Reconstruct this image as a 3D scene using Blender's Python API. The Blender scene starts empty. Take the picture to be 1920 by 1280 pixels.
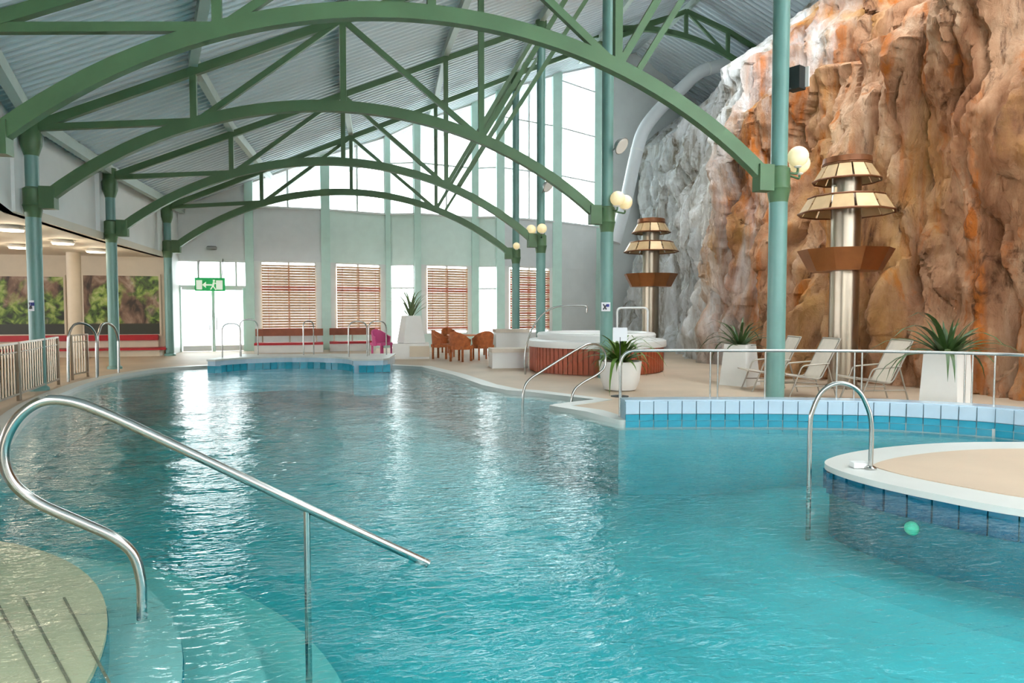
import bpy, bmesh, math, random
from mathutils import Vector, Matrix, noise, geometry
random.seed(7)
SC = bpy.context.scene
COL = SC.collection
V = Vector

# ------------------------------------------------------------------ camera
FPX, CX, CY = 1288.0, 960.0, 640.0
YAW, PITCH = math.radians(15.37), math.radians(2.62)      # turned right of the column rows, slightly down
EYE = V((0, 0, 1.6))
FH = V((math.sin(YAW), math.cos(YAW), 0)); RT = V((math.cos(YAW), -math.sin(YAW), 0))
FW = FH * math.cos(PITCH) - V((0, 0, 1)) * math.sin(PITCH)
UP = FH * math.sin(PITCH) + V((0, 0, 1)) * math.cos(PITCH)
cam = bpy.data.cameras.new('camera'); camo = bpy.data.objects.new('camera', cam); COL.objects.link(camo)
cam.sensor_width = 36; cam.lens = FPX / 1920 * 36; cam.clip_end = 300
camo.location = EYE; camo.rotation_euler = (math.pi / 2 - PITCH, 0, -YAW)
SC.camera = camo
# ------------------------------------------------------------------ sky, light, exposure
SC.view_settings.view_transform = 'Standard'; SC.view_settings.look = 'None'
SC.view_settings.exposure = 0.85; SC.view_settings.gamma = 1; SC.view_settings.use_curve_mapping = False
w = bpy.data.worlds.new('overcast_sky'); SC.world = w; w.use_nodes = True
bg = w.node_tree.nodes['Background']; bg.inputs[0].default_value = (0.93, 0.97, 1.0, 1); bg.inputs[1].default_value = 4.6
SC.cycles.use_denoising = True
SC.cycles.max_bounces = 5; SC.cycles.diffuse_bounces = 3; SC.cycles.glossy_bounces = 3; SC.cycles.use_adaptive_sampling = True; SC.cycles.adaptive_threshold = .1; SC.cycles.adaptive_min_samples = 12; SC.cycles.transparent_max_bounces = 16
SC.cycles.caustics_reflective = False; SC.cycles.caustics_refractive = False
SC.cycles.sample_clamp_indirect = 6

# ------------------------------------------------------------------ pixel -> place
def ray(px, py): return FW + RT * ((px - CX) / FPX) - UP * ((py - CY) / FPX)
def onz(px, py, z=0.0):
    r = ray(px, py); return EYE + r * ((z - EYE.z) / r.z)
def at(px, py, d):                       # at horizontal forward distance d
    r = ray(px, py); return EYE + r * (d / r.dot(FH))
def ony(px, py, y):                      # on the vertical plane world-y = y
    r = ray(px, py); return EYE + r * (y / r.y)
def onpl(px, py, a, b):                  # on the vertical plane through ground points a, b
    n = V((b.y - a.y, a.x - b.x, 0)); r = ray(px, py)
    return EYE + r * ((a - EYE).dot(n) / r.dot(n))
def cw(lat, dep, z=0): return RT * lat + FH * dep + V((0, 0, z))

# ------------------------------------------------------------------ materials
def lin(c):
    return tuple(((x / 255) / 12.92 if x / 255 <= .04045 else ((x / 255 + .055) / 1.055) ** 2.4) for x in c)
MATS = {}
def mat(name, rgb, rough=.5, metal=0, vary=0.0, vscale=3, bump=0, bscale=20, emit=None, estr=1, spec=.5):
    m = bpy.data.materials.new(name); m.use_nodes = True; nt = m.node_tree; b = nt.nodes['Principled BSDF']
    c = (*lin(rgb), 1)
    b.inputs['Base Color'].default_value = c; b.inputs['Roughness'].default_value = rough
    b.inputs['Metallic'].default_value = metal; b.inputs['Specular IOR Level'].default_value = spec
    tc = nt.nodes.new('ShaderNodeTexCoord')
    if vary:
        n = nt.nodes.new('ShaderNodeTexNoise'); n.inputs['Scale'].default_value = vscale; n.inputs['Detail'].default_value = 5
        nt.links.new(tc.outputs['Object'], n.inputs['Vector'])
        r = nt.nodes.new('ShaderNodeValToRGB'); e = r.color_ramp.elements
        e[0].position = .3; e[1].position = .7
        e[0].color = (*[x * (1 - vary) for x in c[:3]], 1); e[1].color = (*[min(1, x * (1 + vary)) for x in c[:3]], 1)
        nt.links.new(n.outputs['Fac'], r.inputs['Fac']); nt.links.new(r.outputs['Color'], b.inputs['Base Color'])
    if bump:
        n2 = nt.nodes.new('ShaderNodeTexNoise'); n2.inputs['Scale'].default_value = bscale; n2.inputs['Detail'].default_value = 4
        nt.links.new(tc.outputs['Object'], n2.inputs['Vector'])
        bp = nt.nodes.new('ShaderNodeBump'); bp.inputs['Strength'].default_value = bump; bp.inputs['Distance'].default_value = .02
        nt.links.new(n2.outputs['Fac'], bp.inputs['Height']); nt.links.new(bp.outputs['Normal'], b.inputs['Normal'])
    if emit:
        m.cycles.emission_sampling = 'NONE'
        b.inputs['Emission Color'].default_value = (*lin(emit), 1); b.inputs['Emission Strength'].default_value = estr
    MATS[name] = m; return m
mat('truss_green', (82, 114, 78), .45, vary=.08, vscale=2)
mat('column_teal', (108, 150, 142), .35, vary=.06, vscale=2)
mat('purlin_paint', (196, 212, 204), .5, vary=.05)
mat('roof_sheet', (216, 228, 234), .5, .0, vary=.05, vscale=.6)
mat('wall_white', (238, 240, 238), .7, vary=.03, vscale=1.5)
mat('wall_mint', (228, 246, 238), .6, vary=.03)
mat('panel_grey', (226, 228, 228), .6, vary=.03)
mat('mint_frame', (202, 232, 220), .45, vary=.04)
mat('soffit', (226, 218, 202), .7)
mat('beige_wall', (212, 198, 176), .7, vary=.04)
mat('deck', (196, 174, 150), .55, vary=.10, vscale=.8, bump=.15, bscale=60)
mat('coping', (202, 204, 198), .4, vary=.04, vscale=2)
mat('steel', (172, 172, 168), .18, 1)
mat('steel_satin', (158, 146, 130), .3, 1, vary=.05)
mat('tile_white', (180, 202, 216), .15, vary=.05, vscale=4)
mat('tile_blue', (48, 150, 174), .12, vary=.16, vscale=5)
mat('tile_deep', (10, 94, 122), .12, vary=.2, vscale=5)
mat('tile_teal', (30, 120, 134), .2, vary=.1, vscale=4)
mat('grout', (150, 176, 186), .8)
mat('step_tile', (150, 178, 174), .5, vary=.08, vscale=2)
mat('joint_dark', (112, 104, 84), .8)
mat('pool_shell', (88, 158, 164), .5, vary=.07, vscale=1.3)
mat('step_stone', (188, 174, 142), .55, vary=.08, vscale=2)
mat('red_seat', (176, 24, 34), .45, vary=.1)
mat('bench_wood', (150, 84, 56), .5, vary=.15, vscale=6)
mat('blind_wood', (224, 182, 146), .5, vary=.12, vscale=8)
mat('blind_red', (208, 124, 94), .5, vary=.12, vscale=8)
mat('tub_wood', (164, 78, 48), .5, vary=.22, vscale=5)
mat('tub_white', (226, 226, 222), .3)
mat('planter_white', (228, 226, 220), .35, vary=.03)
mat('soil', (50, 36, 26), .95, vary=.3, vscale=20)
mat('leaf_dark', (62, 88, 44), .45, vary=.25, vscale=3)
mat('leaf_pale', (118, 138, 92), .45, vary=.2, vscale=3)
mat('leaf_bright', (88, 122, 40), .45, vary=.3, vscale=3)
mat('sling', (214, 202, 186), .8, vary=.04, vscale=10)
mat('chair_frame', (168, 160, 148), .4, .6)
mat('wicker', (176, 96, 48), .7, vary=.25, vscale=12, bump=.5, bscale=40)
mat('pink', (226, 92, 150), .6, vary=.06)
mat('table_wood', (196, 122, 76), .5, vary=.15, vscale=6)
mat('copper', (170, 112, 72), .32, .9, vary=.12)
mat('tower_panel', (198, 168, 128), .4, .3, vary=.12, vscale=4)
mat('tower_trim', (120, 74, 44), .45, .4)
mat('globe', (246, 232, 196), .4, emit=(255, 222, 150), estr=.22)
mat('lamp_disc', (255, 250, 235), .4, emit=(255, 240, 210), estr=1.6)
mat('lamp_body', (235, 232, 225), .5)
mat('dark_metal', (52, 56, 56), .5, .4)
mat('grey_metal', (150, 152, 150), .45, .4)
mat('exit_green', (30, 170, 90), .4, emit=(40, 190, 105), estr=.15)
mat('exit_white', (240, 250, 235), .4, emit=(235, 250, 225), estr=.2)
mat('sign_white', (232, 234, 238), .5)
mat('sign_blue', (60, 70, 150), .5)
mat('sign_ink', (70, 70, 78), .5)
mat('duct', (226, 228, 230), .4)
mat('outdoor', (225, 228, 232), .9, vary=.04)
mat('frame_white', (232, 234, 232), .45)
mat('underwater_lamp', (90, 190, 160), .3, emit=(60, 210, 160), estr=.12)

def glass_mat():
    m = bpy.data.materials.new('window_glass'); m.use_nodes = True; nt = m.node_tree; nt.nodes.clear()
    o = nt.nodes.new('ShaderNodeOutputMaterial'); mx = nt.nodes.new('ShaderNodeMixShader')
    t = nt.nodes.new('ShaderNodeBsdfTransparent'); t.inputs[0].default_value = (.95, .985, .975, 1)
    g = nt.nodes.new('ShaderNodeBsdfGlossy'); g.inputs['Roughness'].default_value = .03
    mx.inputs[0].default_value = .07
    nt.links.new(t.outputs[0], mx.inputs[1]); nt.links.new(g.outputs[0], mx.inputs[2])
    nt.links.new(mx.outputs[0], o.inputs[0]); MATS['glass'] = m
glass_mat()

def water_mat():
    m = bpy.data.materials.new('pool_water'); m.use_nodes = True; nt = m.node_tree; nt.nodes.clear(); L = nt.links.new; N = nt.nodes.new
    o = N('ShaderNodeOutputMaterial'); mx = N('ShaderNodeMixShader')
    t = N('ShaderNodeBsdfTransparent'); t.inputs[0].default_value = (.97, 1, 1, 1)
    g = N('ShaderNodeBsdfGlossy'); g.inputs['Roughness'].default_value = .02
    f = N('ShaderNodeFresnel'); f.inputs['IOR'].default_value = 1.42
    tc = N('ShaderNodeTexCoord'); mp = N('ShaderNodeMapping'); mp.inputs['Rotation'].default_value = (0, 0, YAW); mp.inputs['Scale'].default_value = (1.0, 2.1, 1)
    L(tc.outputs['Object'], mp.inputs['Vector'])
    n1 = N('ShaderNodeTexNoise'); n1.inputs['Scale'].default_value = 1.7; n1.inputs['Detail'].default_value = 3; n1.inputs['Distortion'].default_value = .6
    n2 = N('ShaderNodeTexNoise'); n2.inputs['Scale'].default_value = 9; n2.inputs['Detail'].default_value = 3; n2.inputs['Distortion'].default_value = .8
    L(mp.outputs[0], n1.inputs['Vector']); L(mp.outputs[0], n2.inputs['Vector'])
    b1 = N('ShaderNodeBump'); b1.inputs['Strength'].default_value = 1; b1.inputs['Distance'].default_value = .006
    b2 = N('ShaderNodeBump'); b2.inputs['Strength'].default_value = 1; b2.inputs['Distance'].default_value = .012
    L(n1.outputs['Fac'], b1.inputs['Height']); L(n2.outputs['Fac'], b2.inputs['Height']); L(b1.outputs[0], b2.inputs['Normal'])
    L(b2.outputs[0], g.inputs['Normal']); L(b2.outputs[0], f.inputs['Normal'])
    ge = N('ShaderNodeNewGeometry'); sb = N('ShaderNodeMath'); sb.operation = 'SUBTRACT'; sb.inputs[0].default_value = 1; L(ge.outputs['Backfacing'], sb.inputs[1])
    mu = N('ShaderNodeMath'); mu.operation = 'MULTIPLY'; L(f.outputs[0], mu.inputs[0]); L(sb.outputs[0], mu.inputs[1])
    L(mu.outputs[0], mx.inputs[0]); L(t.outputs[0], mx.inputs[1]); L(g.outputs[0], mx.inputs[2]); L(mx.outputs[0], o.inputs['Surface'])
    va = N('ShaderNodeVolumeAbsorption'); va.inputs['Color'].default_value = (.12, .92, .93, 1); va.inputs['Density'].default_value = .5
    L(va.outputs[0], o.inputs['Volume']); MATS['water'] = m
water_mat()

def rock_mat():
    m = bpy.data.materials.new('rock_face'); m.use_nodes = True; nt = m.node_tree; L = nt.links.new; N = nt.nodes.new
    b = nt.nodes['Principled BSDF']; b.inputs['Roughness'].default_value = .75; b.inputs['Specular IOR Level'].default_value = .3
    tc = N('ShaderNodeTexCoord')
    def noisy(scale, mscale, detail=8, dist=0.0, rough=.6):
        mp = N('ShaderNodeMapping'); mp.inputs['Scale'].default_value = mscale; L(tc.outputs['Object'], mp.inputs['Vector'])
        n = N('ShaderNodeTexNoise'); n.inputs['Scale'].default_value = scale; n.inputs['Detail'].default_value = detail
        n.inputs['Distortion'].default_value = dist; n.inputs['Roughness'].default_value = rough
        L(mp.outputs[0], n.inputs['Vector']); return n.outputs['Fac']
    def ramp(fac, stops):
        r = N('ShaderNodeValToRGB'); e = r.color_ramp.elements
        while len(e) < len(stops): e.new(.5)
        for k, (p, c) in enumerate(stops): e[k].position = p; e[k].color = (*lin(c), 1) if len(c) == 3 else c
        L(fac, r.inputs['Fac']); return r.outputs['Color']
    def mix(fac, a, c, mode='MIX'):
        x = N('ShaderNodeMix'); x.data_type = 'RGBA'; x.blend_type = mode
        if isinstance(fac, float): x.inputs[0].default_value = fac
        else: L(fac, x.inputs[0])
        for s, v in ((6, a), (7, c)):
            if isinstance(v, tuple): x.inputs[s].default_value = (*lin(v), 1)
            else: L(v, x.inputs[s])
        return x.outputs[2]
    base = ramp(noisy(1.0, (.8, .8, .28), 10, .5, .65), [(.28, (96, 60, 38)), (.42, (156, 106, 74)), (.54, (194, 148, 114)), (.68, (222, 188, 158)), (.8, (170, 124, 84))])
    streak = ramp(noisy(2.2, (1, 1, .07), 6, .3), [(.52, (0, 0, 0)), (.66, (255, 255, 255))])
    c1 = mix(streak, base, (196, 112, 44))
    och = ramp(noisy(.55, (1, 1, .35), 5, .4), [(.50, (0, 0, 0)), (.66, (190, 190, 190))])
    c2 = mix(och, c1, (208, 158, 78))
    dark = ramp(noisy(1.3, (1, 1, .3), 9, .6, .7), [(.33, (255, 255, 255)), (.43, (0, 0, 0))])
    c3 = mix(dark, c2, (84, 48, 28))
    # pale calcite curtain on the far half of the face
    sp = N('ShaderNodeSeparateXYZ'); L(tc.outputs['Object'], sp.inputs[0])
    n = noisy(.8, (1, 1, .25), 5, .4)
    mul = N('ShaderNodeMath'); mul.operation = 'MULTIPLY_ADD'; mul.inputs[1].default_value = 9.0; L(n, mul.inputs[0]); L(sp.outputs['Y'], mul.inputs[2])
    mr = N('ShaderNodeMapRange'); mr.inputs[1].default_value = 20.6; mr.inputs[2].default_value = 22.6; L(mul.outputs[0], mr.inputs[0])
    pale = ramp(noisy(2.4, (1, 1, .16), 9, .5, .65), [(.34, (150, 138, 120)), (.46, (214, 212, 208)), (.62, (244, 245, 246)), (.78, (222, 206, 184))])
    c4 = mix(mr.outputs[0], c3, pale)
    L(c4, b.inputs['Base Color'])
    bp = N('ShaderNodeBump'); bp.inputs['Strength'].default_value = 1; bp.inputs['Distance'].default_value = .14
    L(noisy(3.5, (1, 1, .5), 10, .4, .7), bp.inputs['Height']); L(bp.outputs[0], b.inputs['Normal'])
    MATS['rock'] = m
rock_mat()

def mural_mat():
    m = bpy.data.materials.new('mural_print'); m.use_nodes = True; nt = m.node_tree; L = nt.links.new; N = nt.nodes.new
    b = nt.nodes['Principled BSDF']; b.inputs['Roughness'].default_value = .5
    tc = N('ShaderNodeTexCoord')
    def noisy(s, sc, d=8):
        mp = N('ShaderNodeMapping'); mp.inputs['Scale'].default_value = sc; L(tc.outputs['Object'], mp.inputs['Vector'])
        n = N('ShaderNodeTexNoise'); n.inputs['Scale'].default_value = s; n.inputs['Detail'].default_value = d; n.inputs['Distortion'].default_value = .6
        L(mp.outputs[0], n.inputs['Vector']); return n.outputs['Fac']
    def ramp(f, st):
        r = N('ShaderNodeValToRGB'); e = r.color_ramp.elements
        while len(e) < len(st): e.new(.5)
        for k, (p, c) in enumerate(st): e[k].position = p; e[k].color = (*lin(c), 1)
        L(f, r.inputs['Fac']); return r.outputs['Color']
    green = ramp(noisy(4, (1, 1, 1)), [(.34, (30, 40, 20)), (.46, (84, 112, 46)), (.56, (142, 166, 76)), (.7, (190, 196, 130))])
    rock = ramp(noisy(3, (1, 1, .5)), [(.34, (50, 38, 30)), (.5, (128, 100, 80)), (.62, (176, 152, 132)), (.75, (206, 196, 186))])
    fac = ramp(noisy(1.1, (1, 1, .8), 4), [(.50, (0, 0, 0)), (.58, (255, 255, 255))])
    x = N('ShaderNodeMix'); x.data_type = 'RGBA'; L(fac, x.inputs[0]); L(green, x.inputs[6]); L(rock, x.inputs[7])
    sp = N('ShaderNodeSeparateXYZ'); L(tc.outputs['Object'], sp.inputs[0])   # printed dark pond along the foot of the picture
    mr = N('ShaderNodeMapRange'); mr.inputs[1].default_value = 1.16; mr.inputs[2].default_value = 1.12; L(sp.outputs['Z'], mr.inputs[0])
    y = N('ShaderNodeMix'); y.data_type = 'RGBA'; L(mr.outputs[0], y.inputs[0]); L(x.outputs[2], y.inputs[6]); y.inputs[7].default_value = (*lin((52, 56, 46)), 1)
    L(y.outputs[2], b.inputs['Base Color']); MATS['mural'] = m
mural_mat()

# ------------------------------------------------------------------ mesh helpers
def wloc(o):
    p = V((0, 0, 0))
    while o: p = p + o.location; o = o.parent
    return p
class MB:
    def __init__(s): s.v = []; s.f = []
    def add(s, vs, fs):
        k = len(s.v); s.v += [V(x) for x in vs]; s.f += [tuple(i + k for i in f) for f in fs]; return s
    def box(s, c, sz, rz=0.0):
        c = V(c); h = V(sz) / 2; ca, sa = math.cos(rz), math.sin(rz)
        vs = []
        for dz in (-1, 1):
            for dx, dy in ((-1, -1), (1, -1), (1, 1), (-1, 1)):
                x, y = dx * h.x, dy * h.y
                vs.append(c + V((x * ca - y * sa, x * sa + y * ca, dz * h.z)))
        return s.add(vs, [(3, 2, 1, 0), (4, 5, 6, 7), (0, 1, 5, 4), (1, 2, 6, 5), (2, 3, 7, 6), (3, 0, 4, 7)])
    def beam(s, p, q, wd, ht, side=None):            # box section from p to q
        p, q = V(p), V(q); d = (q - p).normalized()
        if side is None:
            side = d.cross(V((0, 0, 1)))
            side = side.normalized() if side.length > .05 else RT.copy()
        side = (side - d * side.dot(d)).normalized(); up = side.cross(d)
        vs = [e + side * (a * wd / 2) + up * (b * ht / 2) for e in (p, q) for a, b in ((-1, -1), (1, -1), (1, 1), (-1, 1))]
        return s.add(vs, [(3, 2, 1, 0), (4, 5, 6, 7), (0, 1, 5, 4), (1, 2, 6, 5), (2, 3, 7, 6), (3, 0, 4, 7)])
    def sweep(s, path, wd, ht, side):                # rectangular section along a planar path
        side = V(side).normalized(); n = len(path); vs = []; path = [V(p) for p in path]
        for i, p in enumerate(path):
            d = (path[min(i + 1, n - 1)] - path[max(i - 1, 0)]).normalized(); up = side.cross(d).normalized()
            vs += [p + side * (a * wd / 2) + up * (b * ht / 2) for a, b in ((-1, -1), (1, -1), (1, 1), (-1, 1))]
        fs = [(3, 2, 1, 0), tuple((n - 1) * 4 + k for k in range(4))]
        for i in range(n - 1):
            for k in range(4): fs.append((i * 4 + k, i * 4 + (k + 1) % 4, i * 4 + 4 + (k + 1) % 4, i * 4 + 4 + k))
        return s.add(vs, fs)
    def tube(s, path, r, n=10, closed=False):
        path = [V(p) for p in path]; m = len(path); vs = []; fs = []
        d0 = (path[1] - path[0]).normalized(); a = d0.orthogonal().normalized()
        for i, p in enumerate(path):
            d = (path[min(i + 1, m - 1)] - path[max(i - 1, 0)]).normalized()
            a = (a - d * a.dot(d)).normalized(); b = d.cross(a)
            rr = r[i] if isinstance(r, (list, tuple)) else r
            for k in range(n):
                t = 2 * math.pi * k / n; vs.append(p + (a * math.cos(t) + b * math.sin(t)) * rr)
        for i in range(m - 1):
            for k in range(n): fs.append((i * n + k, i * n + (k + 1) % n, (i + 1) * n + (k + 1) % n, (i + 1) * n + k))
        fs += [tuple(range(n - 1, -1, -1)), tuple(range((m - 1) * n, m * n))]
        return s.add(vs, fs)
    def lathe(s, c, prof, n=24):                     # prof: (radius, z) from bottom to top, capped
        c = V(c); vs = []; fs = []
        for r, z in prof:
            for k in range(n): t = 2 * math.pi * k / n; vs.append(c + V((r * math.cos(t), r * math.sin(t), z)))
        for i in range(len(prof) - 1):
            for k in range(n): fs.append((i * n + k, i * n + (k + 1) % n, (i + 1) * n + (k + 1) % n, (i + 1) * n + k))
        fs += [tuple(range(n - 1, -1, -1)), tuple(range((len(prof) - 1) * n, len(prof) * n))]
        return s.add(vs, fs)
    def sphere(s, c, r, n=16, m=10, sz=1.0):
        c = V(c); prof = [(max(1e-4, r * math.sin(math.pi * i / m)), -r * sz * math.cos(math.pi * i / m)) for i in range(m + 1)]
        return s.lathe(c, prof, n)
    def prism(s, pts, z0, z1):                       # pts counter-clockwise
        n = len(pts); vs = [V((p[0], p[1], z0)) for p in pts] + [V((p[0], p[1], z1)) for p in pts]
        tri = geometry.tessellate_polygon([[V((p[0], p[1], 0)) for p in pts]])
        fs = []
        for t in tri:
            a, b, c = [pts[i] for i in t]
            up = (b[0] - a[0]) * (c[1] - a[1]) - (b[1] - a[1]) * (c[0] - a[0]) > 0
            t = tuple(t) if up else tuple(reversed(t))
            fs.append(tuple(i + n for i in t)); fs.append(tuple(reversed(t)))
        for i in range(n): j = (i + 1) % n; fs.append((i, j, j + n, i + n))
        return s.add(vs, fs)
    def quadslab(s, a, b, z0a, z1a, z0b, z1b, th):   # vertical slab over the plan line a-b
        a, b = V((a[0], a[1], 0)), V((b[0], b[1], 0)); d = (b - a).normalized(); nn = V((d.y, -d.x, 0)) * (th / 2)
        vs = []
        for sg in (1, -1):
            vs += [a + nn * sg + V((0, 0, z0a)), b + nn * sg + V((0, 0, z0b)), b + nn * sg + V((0, 0, z1b)), a + nn * sg + V((0, 0, z1a))]
        return s.add(vs, [(0, 1, 2, 3), (7, 6, 5, 4), (1, 0, 4, 5), (2, 1, 5, 6), (3, 2, 6, 7), (0, 3, 7, 4)])
    def mesh(s, name, m, smooth=None, org=None):
        me = bpy.data.meshes.new(name); org = org or V((0, 0, 0))
        me.from_pydata([v - org for v in s.v], [], s.f); me.update()
        if smooth is not None:
            me.polygons.foreach_set('use_smooth', [True] * len(me.polygons)); me.set_sharp_from_angle(angle=math.radians(smooth))
        me.materials.append(MATS[m]); return me
    def build(s, name, m, parent=None, smooth=None, loc=None):
        org = (wloc(parent) if parent else V((0, 0, 0))) + (V(loc) if loc else V((0, 0, 0)))
        o = bpy.data.objects.new(name, s.mesh(name, m, smooth, org)); COL.objects.link(o)
        if parent: o.parent = parent
        if loc: o.location = loc
        return o
def tag(o, label, cat=None, group=None):
    o['label'] = label
    if cat: o['category'] = cat
    if group: o['group'] = group
    return o
def struct(o, label=None):
    o['kind'] = 'structure'
    if label: o['label'] = label
    return o
def thing(name, loc, label, cat, group=None):
    o = bpy.data.objects.new(name, None); COL.objects.link(o); o.empty_display_size = .1
    o.location = V(loc); return tag(o, label, cat, group)
def child(name, me, parent, loc=(0, 0, 0), rot=(0, 0, 0), scale=1):
    o = bpy.data.objects.new(name, me); COL.objects.link(o); o.parent = parent
    o.location = loc; o.rotation_euler = rot; o.scale = (scale,) * 3; return o
def crom(pts, n=8, closed=False):                    # Catmull-Rom through points
    pts = [V(p) for p in pts]; out = []; m = len(pts)
    rng = m if closed else m - 1
    for i in range(rng):
        g = (lambda k: pts[k % m]) if closed else (lambda k: pts[max(0, min(m - 1, k))])
        p0, p1, p2, p3 = g(i - 1), g(i), g(i + 1), g(i + 2)
        for j in range(n):
            t = j / n
            out.append(.5 * (2 * p1 + (p2 - p0) * t + (2 * p0 - 5 * p1 + 4 * p2 - p3) * t * t + (3 * p1 - p0 - 3 * p2 + p3) * t ** 3))
    if not closed: out.append(pts[-1])
    return out
def fillet(pts, r, n=7):                             # polyline with rounded corners
    pts = [V(p) for p in pts]; out = [pts[0]]
    for i in range(1, len(pts) - 1):
        a, b, c = pts[i - 1], pts[i], pts[i + 1]; rr = r[i - 1] if isinstance(r, (list, tuple)) else r
        u = (a - b); v = (c - b); k = min(rr, u.length * .48, v.length * .48); s = b + u.normalized() * k; e = b + v.normalized() * k
        for j in range(n + 1):
            t = j / n; out.append(s * (1 - t) ** 2 + b * 2 * t * (1 - t) + e * t * t)
    out.append(pts[-1]); return out

DECK = .06
# ------------------------------------------------------------------ pool outline (water level z = 0)
def P2(px, py, z=0): p = onz(px, py, z); return (p.x, p.y)
left_edge = [P2(*p) for p in ((-560, 1240), (-330, 1080), (-150, 950), (0, 848), (60, 776), (130, 738), (200, 714), (300, 696), (388, 690))]
left_edge = [(p.x, p.y) for p in crom([V((*p, 0)) for p in left_edge], 5)]
far_edge = [P2(*p) for p in ((725, 689), (790, 692), (850, 708), (905, 728), (950, 738), (991, 741), (1114, 756), (1040, 765), (1030, 768), (1100, 780), (1160, 797))]
wall_px = [(1172, 797), (1260, 796), (1350, 796), (1430, 796), (1500, 797), (1570, 798), (1650, 800), (1725, 804), (1800, 809), (1860, 814), (1920, 821), (2000, 831), (2100, 846)]
wall_edge = [P2(*p) for p in wall_px]
wall_edge = [(p.x, p.y) for p in crom([V((*p, 0)) for p in wall_edge], 4)]
near = [cw(11, 6.4), cw(10, 2), cw(7, -1.5), cw(-1, -1.6), cw(-3.4, -.6)]
pool = left_edge + far_edge + wall_edge + [(p.x, p.y) for p in near]
pool = list(reversed(pool))                          # counter-clockwise
def area(p): return sum(p[i][0] * p[(i + 1) % len(p)][1] - p[(i + 1) % len(p)][0] * p[i][1] for i in range(len(p))) / 2
if area(pool) < 0: pool.reverse()
def offset(poly, d):                                 # outward for counter-clockwise
    out = []; n = len(poly)
    for i in range(n):
        a, b, c = V((*poly[i - 1], 0)), V((*poly[i], 0)), V((*poly[(i + 1) % n], 0))
        n1 = (b - a).normalized(); n2 = (c - b).normalized()
        m = V((n1.y + n2.y, -n1.x - n2.x, 0)); m = m.normalized() if m.length > .2 else V((n1.y, -n1.x, 0))
        out.append((b.x + m.x * d, b.y + m.y * d))
    return out
def slab_with_hole(name, outer, hole, z0, z1, m):    # flat slab with an opening, filled from a 2D curve
    cu = bpy.data.curves.new(name, 'CURVE'); cu.dimensions = '2D'; cu.fill_mode = 'BOTH'; cu.extrude = (z1 - z0) / 2
    for pts in (outer, hole):
        sp = cu.splines.new('POLY'); sp.points.add(len(pts) - 1); sp.use_cyclic_u = True
        for k, p in enumerate(pts): sp.points[k].co = (p[0], p[1], 0, 1)
    tmp = bpy.data.objects.new(name, cu); me = bpy.data.meshes.new_from_object(tmp); bpy.data.objects.remove(tmp)
    for v in me.vertices: v.co.z += (z0 + z1) / 2
    me.materials.clear(); me.materials.append(MATS[m]); me.name = name
    o = bpy.data.objects.new(name, me); COL.objects.link(o); return o

struct(slab_with_hole('floor', [(-24, -6), (16, -6), (16, 33), (-24, 33)], offset(pool, .30), -.30, DECK, 'deck'), 'beige pool deck around the water')
struct(slab_with_hole('trim_1', offset(pool, .31), pool, -.07, DECK + .012, 'coping'), 'pale rounded coping along the pool edge')
# pool shell: side walls + floor
m = MB(); n = len(pool)
PD = -.98
m.add([(p[0], p[1], -.05) for p in pool] + [(p[0], p[1], PD) for p in pool], [(i, i + n, (i + 1) % n + n, (i + 1) % n) for i in range(n)])
struct(m.build('wall_pool', 'pool_shell'), 'turquoise pool wall under water')
struct(MB().prism(offset(pool, .05), PD - .1, PD).build('floor_pool', 'pool_shell'), 'turquoise pool floor')
import numpy as np
def water_mesh():
    X0, X1, Y0, Y1 = min(p[0] for p in pool) - .2, max(p[0] for p in pool) + .2, min(p[1] for p in pool) - .2, max(p[1] for p in pool) + .2
    st = .036; nx, ny = int((X1 - X0) / st), int((Y1 - Y0) / st)
    gx, gy_ = np.meshgrid(np.linspace(X0, X1, nx), np.linspace(Y0, Y1, ny), indexing='ij')
    rs = np.random.RandomState(5); z = np.zeros_like(gx); NW = 80
    mod = .75 + .35 * np.sin(gx * .55 + .8 * np.sin(gy_ * .4)) * np.sin(gy_ * .47 + 1.3)
    for i in range(NW):
        lam = .15 * (1.5 / .15) ** (rs.rand() ** 1.25); k = 2 * np.pi / lam
        th = math.pi / 2 - YAW + rs.randn() * .6
        amp = WAVE * math.sqrt(2 / NW) / k
        wx = gx + .25 * np.sin(gy_ * .9 + i); wy = gy_ + .25 * np.sin(gx * .8 + 2 * i)
        z += amp * np.sin(k * (wx * math.cos(th) + wy * math.sin(th)) + rs.rand() * 6.28)
    z *= mod
    co = np.stack([gx, gy_, z], -1).reshape(-1, 3)
    idx = np.arange(nx * ny).reshape(nx, ny)
    f = np.stack([idx[:-1, :-1], idx[1:, :-1], idx[1:, 1:], idx[:-1, 1:]], -1).reshape(-1, 4)
    ring = np.concatenate([idx[:, 0], idx[-1, 1:], idx[-2::-1, -1], idx[0, -2:0:-1]]); nr = len(ring)
    low = co[ring].copy(); low[:, 2] = PD - .05; base = nx * ny
    faces = f.tolist() + [(int(ring[(i + 1) % nr]), int(ring[i]), base + i, base + (i + 1) % nr) for i in range(nr)] + [tuple(base + i for i in range(nr - 1, -1, -1))]
    me = bpy.data.meshes.new('water'); me.from_pydata(np.concatenate([co, low]).tolist(), [], faces); me.update()
    me.polygons.foreach_set('use_smooth', [True] * len(f) + [False] * (nr + 1)); me.materials.append(MATS['water'])
    o = bpy.data.objects.new('water', me); COL.objects.link(o); return o
WAVE = .062
struct(water_mesh(), 'rippled turquoise pool water')['kind'] = 'stuff'

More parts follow.
